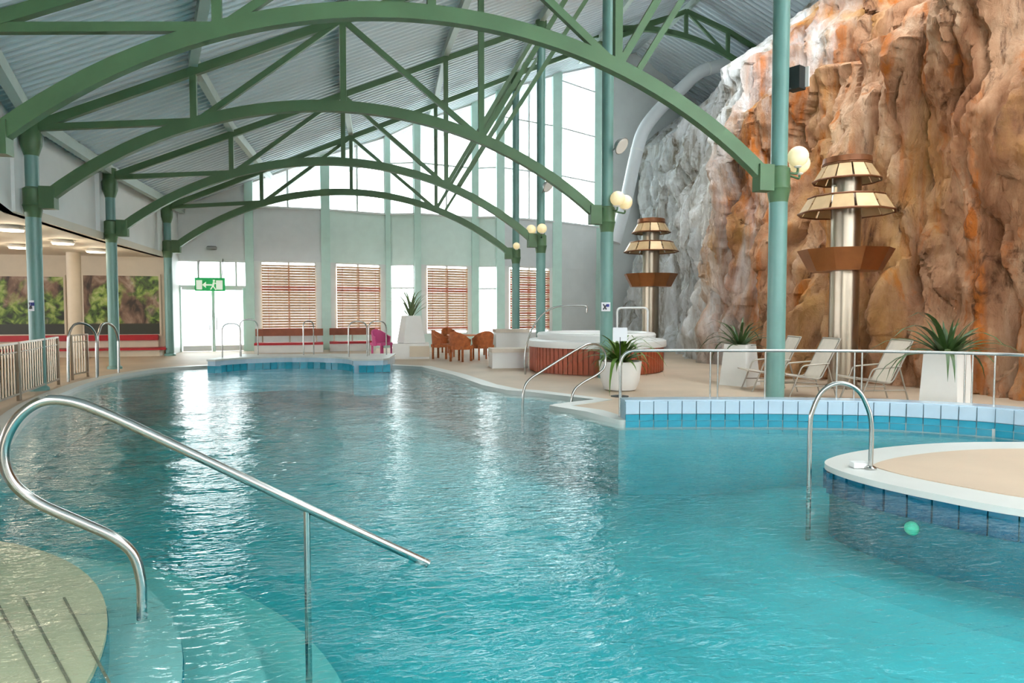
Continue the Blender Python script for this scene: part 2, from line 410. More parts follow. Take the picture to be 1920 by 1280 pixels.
# ------------------------------------------------------------------ frames of the hall
COLS = [(V((-4.13, 10.0, 0)), V((7.19, 9.75, 0))), (V((-5.28, 15.07, 0)), V((6.2, 14.47, 0))),
        (V((-5.29, 20.1, 0)), V((6.5, 20.3, 0))), (V((-5.0, 25.4, 0)), V((7.05, 25.1, 0)))]
EAVE = [(-6, .2), (0, -1.5), (5, -2.85), (10, -4.13), (15.0, -5.28), (20.1, -5.29), (25.4, -5.0), (33, -4.7)]
def x0(y):
    for (a, xa), (b, xb) in zip(EAVE, EAVE[1:]):
        if y <= b: return xa + (xb - xa) * (y - a) / (b - a)
    return EAVE[-1][1]
SL, RIDGE = .442, 19.4
def roofz(x, y):
    d = x - x0(y); return 5.36 + SL * d if d < RIDGE else 5.36 + SL * RIDGE - .43 * (d - RIDGE)
# corrugated roof sheet
m = MB(); prof = []; y = -5.0; p = .26
while y < 33: prof += [(y, 0), (y + .09, 0), (y + .125, .085), (y + .225, .085)]; y += p
GLZ, GLW, GLY = 12.6, 17.0, 17.6                                # added rooflight opening: up-slope from GLZ, from the near end to GLY
vs = []; fs = []
for (yy, dz) in prof:
    for d in (-.75, GLZ, GLW, RIDGE, RIDGE + 9): xx = x0(yy) + d; vs.append((xx, yy, roofz(xx, yy) + dz))
for i in range(len(prof) - 1):
    for k in range(4):
        if k == 1 and prof[i][0] < GLY: continue
        fs.append((i * 5 + k, i * 5 + k + 1, i * 5 + 6 + k, i * 5 + 5 + k))
m.add(vs, fs); roof = struct(m.build('ceiling', 'roof_sheet'), 'pale blue corrugated metal roof underside')

# rooflight added along the upper slope to let more light onto rock and deck
m = MB(); gv = []
gl = bpy.data.objects.new('ceiling_added_rooflight', None); COL.objects.link(gl); struct(gl, 'long glazed rooflight added above the right deck for more light')
for a, b in zip((-5, -1.8, 1.4, 4.6, 7.8, 11.0, 14.2), (-1.8, 1.4, 4.6, 7.8, 11.0, 14.2, GLY)):
    for d0, d1 in ((GLZ, 14.6), (14.6, GLW)):
        q = [V((x0(yy) + dd, yy, roofz(x0(yy) + dd, yy))) for yy, dd in ((a, d0), (a, d1), (b, d1), (b, d0))]
        MB().add(q, [(0, 1, 2, 3)]).build('pane', 'glass', gl)
    MB().beam(V((x0(b) + GLZ, b, roofz(x0(b) + GLZ, b) - .06)), V((x0(b) + GLW, b, roofz(x0(b) + GLW, b) - .06)), .08, .12).build('rafter', 'purlin_paint', gl)

# purlins between the frames, each a piece of the ceiling
def node(fr, t, dz=0.0):
    a, b = COLS[fr]; q = a.lerp(b, t); q.z = roofz(q.x, q.y) + dz; return q
for t in (0, .25, .5, .75, 1.0):
    for fr in range(-1, 4):
        if fr == -1:
            a = node(0, t, -.14) * 2 - node(1, t, -.14); b = node(0, t, -.14)
            a.z = roofz(a.x, a.y) - .14
        elif fr == 3:
            a = node(3, t, -.14); b = a + V((.15, 2.6, 0)); b.z = roofz(b.x, b.y) - .14
        else: a, b = node(fr, t, -.14), node(fr + 1, t, -.14)
        MB().beam(a, b, .16, .24).build('purlin', 'purlin_paint', roof)
for t in (1.28, 1.6, 1.9):
    a = node(2, t, -.14); b = node(3, t, -.14); MB().beam(a, b, .16, .24).build('purlin', 'purlin_paint', roof)
    a = node(3, t, -.14); b = a + V((.15, 2.6, 0)); b.z = roofz(b.x, b.y) - .14; MB().beam(a, b, .16, .24).build('purlin', 'purlin_paint', roof)

# columns
COLLAR = 3.57
def column(pos, label, r=.14, right=True, top=None, dirv=V((-1, 0, 0))):
    t = thing('steel_column', (pos.x, pos.y, DECK), label, 'column', 'green steel columns of the hall')
    zt = top if top else roofz(pos.x, pos.y) - .2
    MB().lathe((pos.x, pos.y, 0), [(r, DECK), (r, COLLAR - .02)], 20).build('lower_tube', 'column_teal', t, 40)
    MB().lathe((pos.x, pos.y, 0), [(r + .05, DECK), (r + .05, DECK + .05), (r + .005, DECK + .09)], 20).build('base_ring', 'column_teal', t, 40)
    MB().lathe((pos.x, pos.y, 0), [(r, COLLAR - .22), (r + .035, COLLAR - .02), (r + .045, COLLAR), (r + .03, COLLAR + .04), (r + .03, COLLAR + .32), (r - .02, COLLAR + .36)], 20).build('collar', 'truss_green', t, 35)
    MB().lathe((pos.x, pos.y, 0), [(r - .015, COLLAR + .3), (r - .015, zt)], 20).build('upper_tube', 'column_teal', t, 40)
    MB().lathe((pos.x, pos.y, 0), [(r - .01, zt - .75), (r + .05, zt - .55), (r + .06, zt - .35), (r + .03, zt - .3), (r + .03, zt)], 20).build('capital', 'truss_green', t, 35)
    b = MB(); q = pos + dirv * (r + .14); b.box((q.x, q.y, COLLAR + .16), (.26, .22, .42), math.atan2(dirv.y, dirv.x)); b.build('arch_shoe', 'truss_green', t)
    return t
LBL = [('green steel column at the near left edge of the roof', 'teal steel column beside the sun loungers with twin globe lamps'),
       ('teal steel column standing beside the left balustrade', 'tall teal steel column in front of the slatted hot tub'),
       ('teal steel column behind the pair of steel hoops on the left deck', 'slender steel column just behind the hot tub with a globe lamp'),
       ('farthest left steel column next to the glass entrance door', 'farthest right steel column in front of the last wooden blind')]
for i, (a, b) in enumerate(COLS):
    d = (b - a).normalized()
    column(a, LBL[i][0], .13, False, roofz(a.x, a.y) - .1, d); column(b, LBL[i][1], .145, True, None, -d)

# arched trusses
def truss(fr, label):
    a, b = COLS[fr]; d = (b - a); L = d.length; u = d.normalized(); side = V((u.y, -u.x, 0))
    t = thing('arched_truss', (a.x, a.y, COLLAR), label, 'roof truss', 'green arched roof trusses')
    def pt(s, z): q = a + u * s; return V((q.x, q.y, z))
    top = lambda k: pt(L * k / 4, roofz(a.x + u.x * L * k / 4, a.y + u.y * L * k / 4) - .33)
    zs, zp = 3.74, 5.78; h = L / 2 - .25; rise = zp - zs; R = (h * h + rise * rise) / (2 * rise)
    def az(s): e = s - L / 2; return zp - R + math.sqrt(max(0, R * R - e * e))
    s0, s1 = .26, L - .26
    path = [pt(s0 + (s1 - s0) * k / 40, az(s0 + (s1 - s0) * k / 40)) for k in range(41)]
    MB().sweep(path, .15, .215, side).build('arch_chord', 'truss_green', t, 30)
    MB().beam(top(0), top(4), .12, .165, side)  .build('top_chord', 'truss_green', t)
    A = lambda k: pt(L * k / 4, az(L * k / 4))
    MB().beam(pt(.1, 5.04), A(1) + V((0, 0, .04)), .11, .12, side).build('strut', 'truss_green', t)
    for k in (1, 2, 3): MB().beam(A(k), top(k), .11, .12, side).build('vertical', 'truss_green', t)
    for p, q in ((A(1), top(2)), (A(3), top(2)), (A(3), top(4))): MB().beam(p, q, .09, .11, side).build('diagonal', 'truss_green', t)
    e = A(3) + side * .0 + u * .35; MB().beam(e, top(4) - V((0, 0, .8)), .07, .09, side).build('diagonal', 'truss_green', t)
    return t
truss(0, 'nearest green arched truss sweeping across the top of the photo')
truss(1, 'second green arched truss, landing on the column by the hot tub')
truss(2, 'third green arched truss, springing from the column behind the hoops')
truss(3, 'farthest and smallest arched truss in front of the window wall')
# short truss from the far right column to the rock
a = COLS[3][1]; u = V((1, .0, 0)); t = thing('arched_truss', (a.x, a.y, 10.0), 'small green truss under the ridge reaching the rock face', 'roof truss', 'green arched roof trusses')
tp = lambda x: V((x, a.y, roofz(x, a.y) - .33)); xs = (7.1, 9.3, 11.6, 14.1, 16.0, 18.2)
arc = lambda x: V((x, a.y, 12.62 - .062 * (x - 12.7) ** 2))
MB().sweep([arc(7.1 + 11.1 * k / 24) for k in range(25)], .14, .2, V((0, -1, 0))).build('arch_chord', 'truss_green', t, 30)
for p, q in zip(xs, xs[1:]): MB().beam(tp(p), tp(q), .13, .17).build('top_chord', 'truss_green', t)
for x in xs[1:5]: MB().beam(arc(x), tp(x), .12, .13, V((0, -1, 0))).build('vertical', 'truss_green', t)
for p, q in ((9.3, 11.6), (11.6, 14.1), (16.0, 14.1)): MB().beam(arc(p), tp(q), .09, .1, V((0, -1, 0))).build('diagonal', 'truss_green', t)

# ------------------------------------------------------------------ left wall above the lounge, lounge shell
m = MB()
ys = [2, 5, 10, 15.0, 20.1, 25.4, 27.6]
for p, q in zip(ys, ys[1:]):
    m.quadslab((x0(p) - .38, p), (x0(q) - .38, q), 3.42, 5.22, 3.42, 5.22, .16)
wl = struct(m.build('wall_left', 'wall_white'), 'white upper wall along the left columns')
for yy in (15.0, 20.1): MB().box((x0(yy) - .26, yy, 4.3), (.12, .34, 1.75)).build('pilaster', 'wall_white', wl)
struct(MB().prism([(-24, 2), (x0(2) - .3, 2), (x0(10) - .3, 10), (x0(15) - .3, 15), (x0(25.4) - .3, 25.4), (-5.2, 27), (-24, 27)], 3.42, 3.6).build('ceiling_lounge', 'soffit'), 'low cream ceiling of the lounge')
YM = 26.2
fw = MB().box((4, -5.2, 1.7), (40, .2, 3.4)); fw.box((4, -5.2, 9.5), (40, .2, 6.5))  # unseen wall added behind the camera to hold back light on the near end
for xx in range(-14, 24, 6): fw.box((xx, -5.2, 5), (.8, .2, 4))
fw.box((-10, 1.9, 1.7), (15, .2, 3.4))  # added block across the near lounge opening, keeps light out
struct(fw.build('wall_added_front', 'wall_white'), 'unseen white wall with an open ribbon, added to cut light from behind the camera')
struct(MB().box((-14.6, YM + .1, 1.75), (18.8, .2, 3.5)).build('wall_lounge', 'beige_wall'), 'beige lounge wall behind the red benches')
struct(MB().box((-5.15, 27.0, 2.75), (.2, 1.9, 5.5)).build('wall_corner', 'panel_grey'), 'grey return wall beside the entrance')

# ------------------------------------------------------------------ back wall: facets with windows and blinds
FAC = [(322, 27.5), (470, 27.7), (612, 27.9), (728, 28.6), (783, 28.1), (890, 28.6), (937, 28.1), (1042, 29.0), (1122, 30.4)]
FP = []
for px, yy in FAC: q = ony(px, 581, yy); FP.append(V((q.x, q.y, 0)))
for k, q in enumerate(FP):
    zt = roofz(q.x, q.y) + .05; wd = (.24, .30, .34, .2, .26, .3, .34, .42, .62)[k]
    struct(MB().box((q.x, q.y - .08, zt / 2), (wd, .24, zt)).build('trim_%d' % (k + 2), 'mint_frame'), 'mint green post of the window wall')
ZF0, ZF1 = 3.45, 5.45
WN = [0]
def lerp2(a, b, t): return a.lerp(b, t)
def window(p, q, z0a, z1a, z1b, nv, trans, label):
    WN[0] += 1
    t = bpy.data.objects.new('window_%d' % WN[0], None); COL.objects.link(t); t.location = V((p.x, p.y, z0a)); struct(t, label)
    d = (q - p).normalized()
    for i in range(nv):
        a = p.lerp(q, i / nv); b = p.lerp(q, (i + 1) / nv); za = z1a + (z1b - z1a) * i / nv; zb = z1a + (z1b - z1a) * (i + 1) / nv
        MB().quadslab(a + d * .03, b - d * .03, z0a, za, z0a, zb, .02).build('pane', 'glass', t)
    for i in range(nv + 1):
        a = p.lerp(q, i / nv); za = z1a + (z1b - z1a) * i / nv
        MB().box((a.x, a.y, (z0a + za) / 2), (.07, .1, za - z0a), math.atan2(d.y, d.x)).build('mullion', 'frame_white', t)
    zz = [z0a] + [z for z in trans if z < min(z1a, z1b)]
    for z in zz: MB().beam(p + V((0, 0, z)), q + V((0, 0, z)), .1, .06).build('transom', 'frame_white', t)
    MB().beam(p + V((0, 0, z1a)), q + V((0, 0, z1b)), .1, .08).build('head', 'frame_white', t)
    return t
UP_MAT = ['panel_grey', 'panel_grey', 'wall_mint', 'wall_mint', 'wall_mint', 'wall_mint', 'panel_grey', 'wall_white']
facw = []
for k in range(8):
    p, q = FP[k], FP[k + 1]
    m = MB().quadslab(p, q, ZF0, ZF1, ZF0, ZF1, .16)
    if k not in (0, 3, 5): m.quadslab(p, q, 0, .62, 0, .62, .16)
    if k == 7: m.quadslab(p, q, .5, ZF0 + .1, .5, ZF0 + .1, .14)
    if k == 0: m.quadslab(p, q, ZF1 - .05, roofz(p.x, p.y), ZF1 - .05, roofz(q.x, q.y), .1)
    o = struct(m.build('wall_back_%d' % (k + 1), UP_MAT[k]), 'pale spandrel panel of the far window wall')
    facw.append(o)
    d = (q - p).normalized(); pf = p + d * .12; qf = q - d * .12; nn = V((d.y, -d.x, 0))
    if k == 0: MB().quadslab(p + nn * .1, q + nn * .1, ZF1, ZF1 + .1, ZF1, ZF1 + .1, .1).build('ledge', 'frame_white', o)
    else:
        window(pf, qf, ZF1, roofz(pf.x, pf.y) - .02, roofz(qf.x, qf.y) - .02, 2 if k in (1, 2, 4, 6) else 1, (7.55, 9.65, 11.7), 'tall bright upper window of the far wall')
        MB().quadslab(p + nn * .1, q + nn * .1, ZF1, ZF1 + .07, ZF1, ZF1 + .07, .1).build('ledge', 'frame_white', o)
    if k in (3, 5): window(pf, qf, .12, ZF0, ZF0, 1, (2.5,), 'narrow bright side window of the far wall')
    if k in (1, 2, 4, 6):
        a, b = p.lerp(q, .14), p.lerp(q, .86)
        window(a, b, .62, ZF0, ZF0, 2, (), 'lower window behind a wooden blind')
        for s, e in ((p, a), (b, q)): MB().quadslab(s, e, .6, ZF0, .6, ZF0, .15).build('pier', 'wall_white', o)
# blinds
BL = {1: 'wide wooden slat blind nearest the glass entrance door', 2: 'wooden slat blind behind the pink chair', 4: 'wooden slat blind behind the wicker dining chairs', 6: 'wooden slat blind behind the far right columns'}
for k, lab in BL.items():
    p, q = FP[k], FP[k + 1]; d = (q - p).normalized(); nn = V((d.y, -d.x, 0)); a = p.lerp(q, .15) + nn * .13; b = p.lerp(q, .85) + nn * .13
    t = thing('slat_blind', (a.x, a.y, .7), lab, 'blind', 'wooden blinds on the far wall')
    MB().beam(a + V((0, 0, 3.28)), b + V((0, 0, 3.28)), .06, .07).build('head_rail', 'blind_wood', t)
    MB().beam(a + V((0, 0, .78)), b + V((0, 0, .78)), .06, .05).build('bottom_rail', 'blind_wood', t)
    sl = MB().beam(a + V((0, 0, 0)), b + V((0, 0, 0)), .012, .096, nn + V((0, 0, .2)))
    me = {c: sl.mesh('slat', c, None, wloc(t) * 1) for c in ('blind_wood', 'blind_red')}
    for i in range(24):
        z = .86 + i * .101; c = 'blind_red' if i in (15, 16, 0) or (k == 6 and i % 3 == 0) else 'blind_wood'
        child('slat', me[c], t, (0, 0, z))
    for f in (.12, .5, .88): x = a.lerp(b, f) + nn * .03; MB().box((x.x, x.y, 2.03), (.012, .012, 2.5)).build('cord', 'blind_red', t)
# closing wall beyond the windows, outdoor ground
q = FP[-1]; struct(MB().quadslab(q, (20, 32.4), 0, 16, 0, 16, .2).build('wall_back_9', 'wall_white'), 'plain white wall between windows and rock')
struct(MB().box((-2, 70, -.35), (140, 76, .1)).build('ground', 'outdoor'), 'pale ground outside the windows')
# entrance door
p, q = FP[0], FP[1]; d = (q - p).normalized(); nn = V((d.y, -d.x, 0))
DR = bpy.data.objects.new('door_1', None); COL.objects.link(DR); DR.location = V((p.x, p.y, 0)); struct(DR, 'glazed double entrance door with transom')
rz = math.atan2(d.y, d.x)
def dbox(f, z0, z1, wd, m_, nm, th=.1, off=.0, par=None):
    c = p.lerp(q, f) + nn * off; return MB().box((c.x, c.y, (z0 + z1) / 2), (wd, th, z1 - z0), rz).build(nm, m_, par or DR)
L0 = (q - p).length
for f in (.04, .34, .62, .82, .97): dbox(f, 2.5, 3.45, .07, 'frame_white', 'transom_bar')
for z in (2.47, 3.42): MB().beam(p + V((0, 0, z)), q + V((0, 0, z)), .12, .08).build('door_head', 'frame_white', DR)
for f in (.04, .1, .52, .92): dbox(f, DECK, 2.5, .1, 'mint_frame', 'door_post')
for f in (.31, .72):
    lf = dbox(f, DECK + .02, DECK + .22, .36 * L0, 'frame_white', 'door_leaf', .05)
    MB().box(tuple(p.lerp(q, f) + V((0, 0, 1.3))), (.33 * L0, .02, 2.1), rz).build('pane', 'glass', lf)
    MB().box(tuple(p.lerp(q, f) + V((0, 0, 2.4))), (.36 * L0, .05, .12), rz).build('leaf_rail', 'frame_white', lf)
    MB().box(tuple(p.lerp(q, f + (.16 if f < .5 else -.16)) + nn * .06 + V((0, 0, 1.1))), (.03, .03, .5), rz).build('handle', 'steel', lf)
dbox(.5, 2.5, 3.4, .9 * L0, 'glass', 'transom_pane', .02)
# exit sign
c = ony(394, 533, 27.2); t = thing('exit_sign', c, 'green emergency exit sign above the glass door', 'sign')
MB().box(c, (1.02, .1, .48)).build('sign_box', 'exit_green', t)
for sx_ in (-.4, .4): MB().tube([V((c.x + sx_, c.y, c.z + .2)), V((c.x + sx_, 27.56, 3.5))], .015, 6).build('hanger', 'grey_metal', t)
def ex(x, z, sx, sz): MB().box((c.x + x, c.y - .055, c.z + z), (sx, .012, sz)).build('pictogram', 'exit_white', t)
ex(.32, -.02, .22, .34); ex(-.36, -.02, .2, .34); ex(-.05, -.02, .24, .05)
mm = MB().add([(c.x - .26, c.y - .056, c.z - .02), (c.x - .13, c.y - .056, c.z + .1), (c.x - .13, c.y - .056, c.z - .14)], [(0, 1, 2)]); mm.build('pictogram', 'exit_white', t)
fg = MB(); fx = c.x + .14
fg.box((fx, c.y - .056, c.z + .13), (.07, .01, .07)).beam((fx, c.y - .056, c.z + .08), (fx - .04, c.y - .056, c.z - .06), .012, .07, V((0, 1, 0)))
fg.beam((fx - .04, c.y - .056, c.z - .05), (fx + .06, c.y - .056, c.z - .2), .012, .04, V((0, 1, 0))).beam((fx - .04, c.y - .056, c.z - .05), (fx - .12, c.y - .056, c.z - .19), .012, .04, V((0, 1, 0)))
fg.beam((fx, c.y - .056, c.z + .07), (fx + .1, c.y - .056, c.z + .0), .012, .03, V((0, 1, 0))); fg.build('pictogram', 'exit_white', t)
c = ony(397, 466, 27.35); tag(MB().lathe(c, [(.02, -.05), (.17, -.03), (.19, .04), (.15, .09)], 14).build('smoke_detector', 'grey_metal', None, 40), 'small grey detector on the grey panel above the door', 'detector')

# ------------------------------------------------------------------ rock face on the right
BASE = [(0, 13.0), (4, 12.3), (8, 11.4), (10, 10.9), (12.3, 10.95), (15, 10.7), (18, 10.9), (21, 11.7), (25, 12.7), (28, 13.3), (32, 14.2)]
def bx(y):
    for (a, xa), (b, xb) in zip(BASE, BASE[1:]):
        if y <= b: return xa + (xb - xa) * (y - a) / (b - a)
    return BASE[-1][1]
def rockx(y, z):
    hard = 9.0 + .25 * math.sin(y * .7) + .6 * noise.noise(V((y * .3, 3, 0)))
    lean = .13 * min(z, hard) + 1.35 * max(0, z - hard)
    yw = y + .35 * noise.noise(V((y * .5, z * .35, 2))) + .12 * noise.noise(V((y * 1.7, z * 1.1, 5)))
    zw = z + .8 * noise.noise(V((y * .6, z * .4, 8)))
    big = noise.fractal(V((yw * .42, 7.3, z * .17 - y * .05)), 1, 2, 4)
    vor = noise.voronoi(V((yw * .75, zw * .26 + y * .12, 1.7)))[0]; fac = vor[1] - vor[0]
    v2 = noise.voronoi(V((yw * 1.9, zw * .6 - y * .3, 4.1))); blk = noise.cell(v2[1][0] * 5.3) * .17; f2 = min(v2[0][1] - v2[0][0], .3)
    crack = max(0, .10 - abs(noise.noise(V((yw * .85, 2.2, z * .10))))) * 3.2
    rid = noise.ridged_multi_fractal(V((yw, 4.4, z * .28)), 1, 2.1, 5, 1, 2) * .17
    fine = noise.fractal(V((y * 2.4, 1.1, z * 1.5)), .7, 2.1, 5) * .13
    edge = 7.45 + .14 * (14 - y) + .25 * noise.noise(V((y, 0, 4)))
    st = lambda t: 0 if t < 0 else (1 if t > 1 else t * t * (3 - 2 * t))
    recess = 1.9 * st((z - edge) / .35) * st((y - 10.2) / .8) * st((17.5 - y) / 2) * (1 - st((z - edge - 2.6) / .8)) + 1.2 * math.exp(-((y - 9.2) / .7) ** 2 - ((z - 7.0) / .7) ** 2)
    foot = .5 * max(0, 1 - z / 1.4) * (.5 + noise.noise(V((y * 1.2, 0, 9))))
    return bx(y) + lean + big * .75 - min(fac, .5) * 1.0 + .4 - rid + fine + blk - f2 * .35 + crack + recess - foot * .4
NY, NZ = 460, 250; vs = []; fs = []
for i in range(NY + 1):
    y = 2 + 30 * i / NY
    for j in range(NZ + 1):
        z = -.15 + 15.2 * j / NZ; vs.append((rockx(y, z), y, z))
for i in range(NY):
    for j in range(NZ):
        k = i * (NZ + 1) + j; fs.append((k, k + 1, k + NZ + 2, k + NZ + 1))
m = MB(); m.v = [V(v) for v in vs]; m.f = fs
struct(m.build('wall_rock', 'rock', None, 38), 'rough brown and orange natural rock face, pale calcite at its far end')

# ------------------------------------------------------------------ parapet with tiles at the right pool edge
PZ = .35
wp = [V((*p, 0)) for p in wall_edge]
def along(path, step):
    out = []; acc = 0; cur = path[0]; out.append((cur, (path[1] - path[0]).normalized())); need = step
    for a, b in zip(path, path[1:]):
        L = (b - a).length; pos = 0
        while L - pos >= need:
            pos += need; need = step; out.append((a.lerp(b, pos / L), (b - a).normalized()))
        need -= L - pos
    return out
inner = []
for i, p in enumerate(wp):
    d = (wp[min(i + 1, len(wp) - 1)] - wp[max(i - 1, 0)]).normalized(); inner.append(V((-d.y, d.x, 0)))
m = MB(); pts = [p + nrm * .02 for p, nrm in zip(wp, inner)] + [p + nrm * .32 for p, nrm in reversed(list(zip(wp, inner)))]
pl = [(p.x, p.y) for p in pts]
if area(pl) < 0: pl.reverse()
par = thing('pool_parapet', (wp[0].x, wp[0].y, 0), 'low curved tiled parapet wall along the right pool edge', 'wall')
MB().prism(pl, -.07, PZ - .02).build('core', 'grout', par)
MB().prism(pl, PZ - .02, PZ).build('top_cap', 'tile_white', par)
TS = .2
mw = MB().box((0, 0, 0), (TS - .012, .03, .175)).mesh('tile', 'tile_white'); mb = MB().box((0, 0, 0), (TS - .012, .03, .088)).mesh('tile', 'tile_blue')
for p, d in along(wp, TS):
    c = p + d * (TS / 2) - wloc(par); rz = math.atan2(d.y, d.x)
    child('tile', mw, par, (c.x, c.y, .245), (0, 0, rz))
    for z in (.105, .013): child('tile', mb, par, (c.x, c.y, z), (0, 0, rz))
c0 = wp[0]; 

# guard rail behind the parapet
rp = [p + nrm * .30 for p, nrm in zip(wp, inner)]
t = thing('guard_rail', (rp[0].x, rp[0].y, DECK), 'long polished steel guard rail behind the tiled parapet', 'railing')
RZ_ = 1.02
path = fillet([V((rp[0].x, rp[0].y, DECK)), V((rp[0].x, rp[0].y, RZ_))] + [V((p.x, p.y, RZ_)) for p in rp[4:]], .22)
MB().tube(path, .022, 10).build('hand_rail', 'steel', t, 50)
dsum = [0]
for px in (1333, 1347, 1436, 1571, 1604, 1618, 1812, 1826, 1868):
    best = min(rp, key=lambda p: abs((p - EYE).dot(RT) / (p - EYE).dot(FH) * FPX + CX - px))
    for a, b in zip(rp, rp[1:]):
        fa = (a.dot(RT)) / (a.dot(FH)) * FPX + CX; fb = (b.dot(RT)) / (b.dot(FH)) * FPX + CX
        if fa <= px <= fb: best = a.lerp(b, (px - fa) / (fb - fa))
    MB().tube([V((best.x, best.y, DECK)), V((best.x, best.y, RZ_))], .012, 8).build('post', 'steel', t, 50)

# ------------------------------------------------------------------ island at the right
il = [onz(*p, .08) for p in ((1546, 868), (1572, 882), (1640, 902), (1750, 926), (1920, 957))] + [cw(4.7, 4.55), cw(6.2, 4.3), cw(7.6, 5.2), cw(7.8, 6.6), cw(7.0, 7.75)] + [onz(*p, .08) for p in ((1920, 829), (1790, 830), (1690, 836), (1610, 846), (1563, 857))]
il = crom([V((p.x, p.y, 0)) for p in il], 6, True); ip = [(p.x, p.y) for p in il]
if area(ip) < 0: ip.reverse()
isl = struct(MB().prism(offset(ip, -.05), PD, .06).build('floor_island', 'tile_teal'), 'round pool island at the right edge')
MB().prism(ip, .03, .085).build('coping', 'coping', isl)
MB().prism(offset(ip, -.42), .08, .093).build('deck_surface', 'deck', isl)
lp = [offset(ip, -.1), offset(ip, .8), offset(ip, 2.4)]; nl_ = len(ip)
lv = [(p[0], p[1], z) for l_, z in zip(lp, (-.62, -.62, PD)) for p in l_]
struct(MB().add(lv, [(k * nl_ + i, k * nl_ + nl_ + i, k * nl_ + nl_ + (i + 1) % nl_, k * nl_ + (i + 1) % nl_) for k in range(2) for i in range(nl_)]).build('floor_ledge', 'pool_shell'), 'shallow sloping ledge around the island under water')
md = MB().box((0, 0, 0), (.188, .03, .20)).mesh('tile', 'tile_deep'); md2 = MB().box((0, 0, 0), (.188, .03, .24)).mesh('tile', 'tile_blue')
ic = [V((*p, 0)) for p in offset(ip, -.035)]
for p, d in along(ic + [ic[0]], .2):
    c = p + d * .1
    child('tile', md, isl, (c.x, c.y, -.075), (0, 0, math.atan2(d.y, d.x)))
c = onz(1716, 968, -.45)
tl = thing('underwater_light', (c.x, c.y, -.3), 'round glowing underwater light in the island wall', 'light')
nearest = min(ic, key=lambda p: abs(p.dot(RT) / p.dot(FH) * FPX + CX - 1716) + (100 if p.dot(FH) > 6.3 else 0))
MB().sphere((nearest.x - .0, nearest.y - .0, -.26), .06, 12, 8).build('lens', 'underwater_lamp', tl, 60)

# curved steps under water at the lower left
SCN = cw(-4.78, 2.21)
def stepdisc(r, z0, z1, name, label, mt='step_tile'):
    pts = [(SCN.x + r * math.cos(2 * math.pi * k / 96), SCN.y + r * math.sin(2 * math.pi * k / 96)) for k in range(96)]
    o = struct(MB().prism(pts, z0, z1).build(name, mt), label)
    MB().lathe((SCN.x, SCN.y, 0), [(r + .006, z0), (r + .006, z1 - .03)], 96).build('riser', 'tile_teal', o, 30)
    return o
s1 = stepdisc(2.96, PD, -.10, 'floor_step_1', 'top beige curved step just under the water', 'step_stone')
stepdisc(3.32, PD, -.30, 'floor_step_2', 'second curved step under the water')
stepdisc(3.75, PD, -.52, 'floor_step_3', 'third curved step under the water')
stepdisc(4.22, PD, -.74, 'floor_step_4', 'fourth curved step under the water')
for px in (20, 75, 150):
    a = onz(px + 55, 1280, -.098); b = onz(px - 30, 1120, -.098); MB().beam(a, b, .012, .006).build('joint', 'joint_dark', s1)

# ------------------------------------------------------------------ handrails
def rail(name, pts, r, label, group='steel pool handrails', rad=.2, post=None):
    t = thing(name, (pts[0].x, pts[0].y, min(p.z for p in pts)), label, 'handrail', group)
    MB().tube(fillet(pts, rad), r, 12).build('tube', 'steel', t, 50)
    return t
# big foreground rail
ga = onz(780, 1046); gb = onz(265, 1120)
g = lambda px, py: onpl(px, py, ga, gb)
pth = [g(800, 1056), g(780, 1046), g(575, 952), g(300, 822), g(190, 772), g(130, 752), g(80, 752), g(38, 778), g(12, 820), g(7, 862), g(25, 905), g(70, 942), g(150, 978), g(215, 1008), g(250, 1040), g(264, 1085), g(266, 1120), g(266, 1160) ]
t = thing('handrail', gb, 'large looped stainless handrail over the foreground steps', 'handrail', 'steel pool handrails')
MB().tube(crom(pth, 6), .027, 14).build('tube', 'steel', t, 60)
pa = g(575, 955); MB().tube([pa, V((pa.x, pa.y, -.75))], .02, 12).build('post', 'steel', t, 60)
# island hoop
ha = onz(1517, 893); hb = onz(1632, 878, .09); h = lambda px, py: onpl(px, py, ha, hb)
t = thing('ladder_hoop', hb, 'arched steel ladder hoop standing on the round island', 'handrail', 'steel pool handrails')
MB().tube(crom([V((ha.x, ha.y, -.7)), V((ha.x, ha.y, 0)), h(1519, 800), h(1524, 768), h(1543, 732), h(1575, 718), h(1607, 730), h(1626, 762), h(1634, 800), V((hb.x, hb.y, .09))], 6), .022, 12).build('tube', 'steel', t, 60)
MB().lathe((hb.x, hb.y, .088), [(.055, 0), (.055, .012), (.03, .03)], 14).build('flange', 'steel', t, 40)
MB().box((hb.x - .06, hb.y + .08, .115), (.14, .1, .05), -YAW).build('anchor_plate', 'frame_white', t)
# exit rail by the inlet
ea, eb = onz(980, 765), onz(1071, 757); e = lambda px, py: onpl(px, py, ea, eb)
t = thing('handrail', ea, 'slanted looped steel handrail at the inlet in front of the hot tub', 'handrail', 'steel pool handrails')
MB().tube(crom([V((ea.x, ea.y, -.4)), e(980, 765), e(982, 732), e(992, 712), e(1020, 693), e(1080, 656), e(1105, 645), e(1124, 648), e(1135, 664), e(1133, 688), e(1118, 703), e(1090, 719), e(1076, 733), e(1071, 757), V((eb.x, eb.y, -.4))], 6), .02, 10).build('tube', 'steel', t, 60)
# tub rail
t0 = at(985, 690, 16.4); k_ = lambda px, py: at(px, py, 16.4)
t = thing('handrail', (t0.x, t0.y, DECK), 'tall curved steel grab rail rising at the side of the hot tub', 'handrail', 'steel pool handrails')
MB().tube(crom([V((t0.x, t0.y, DECK)), k_(984, 672), k_(988, 645), k_(1000, 612), k_(1022, 585), k_(1050, 574), k_(1092, 573), k_(1100, 576), k_(1100, 586)], 6), .02, 10).build('tube', 'steel', t, 60)
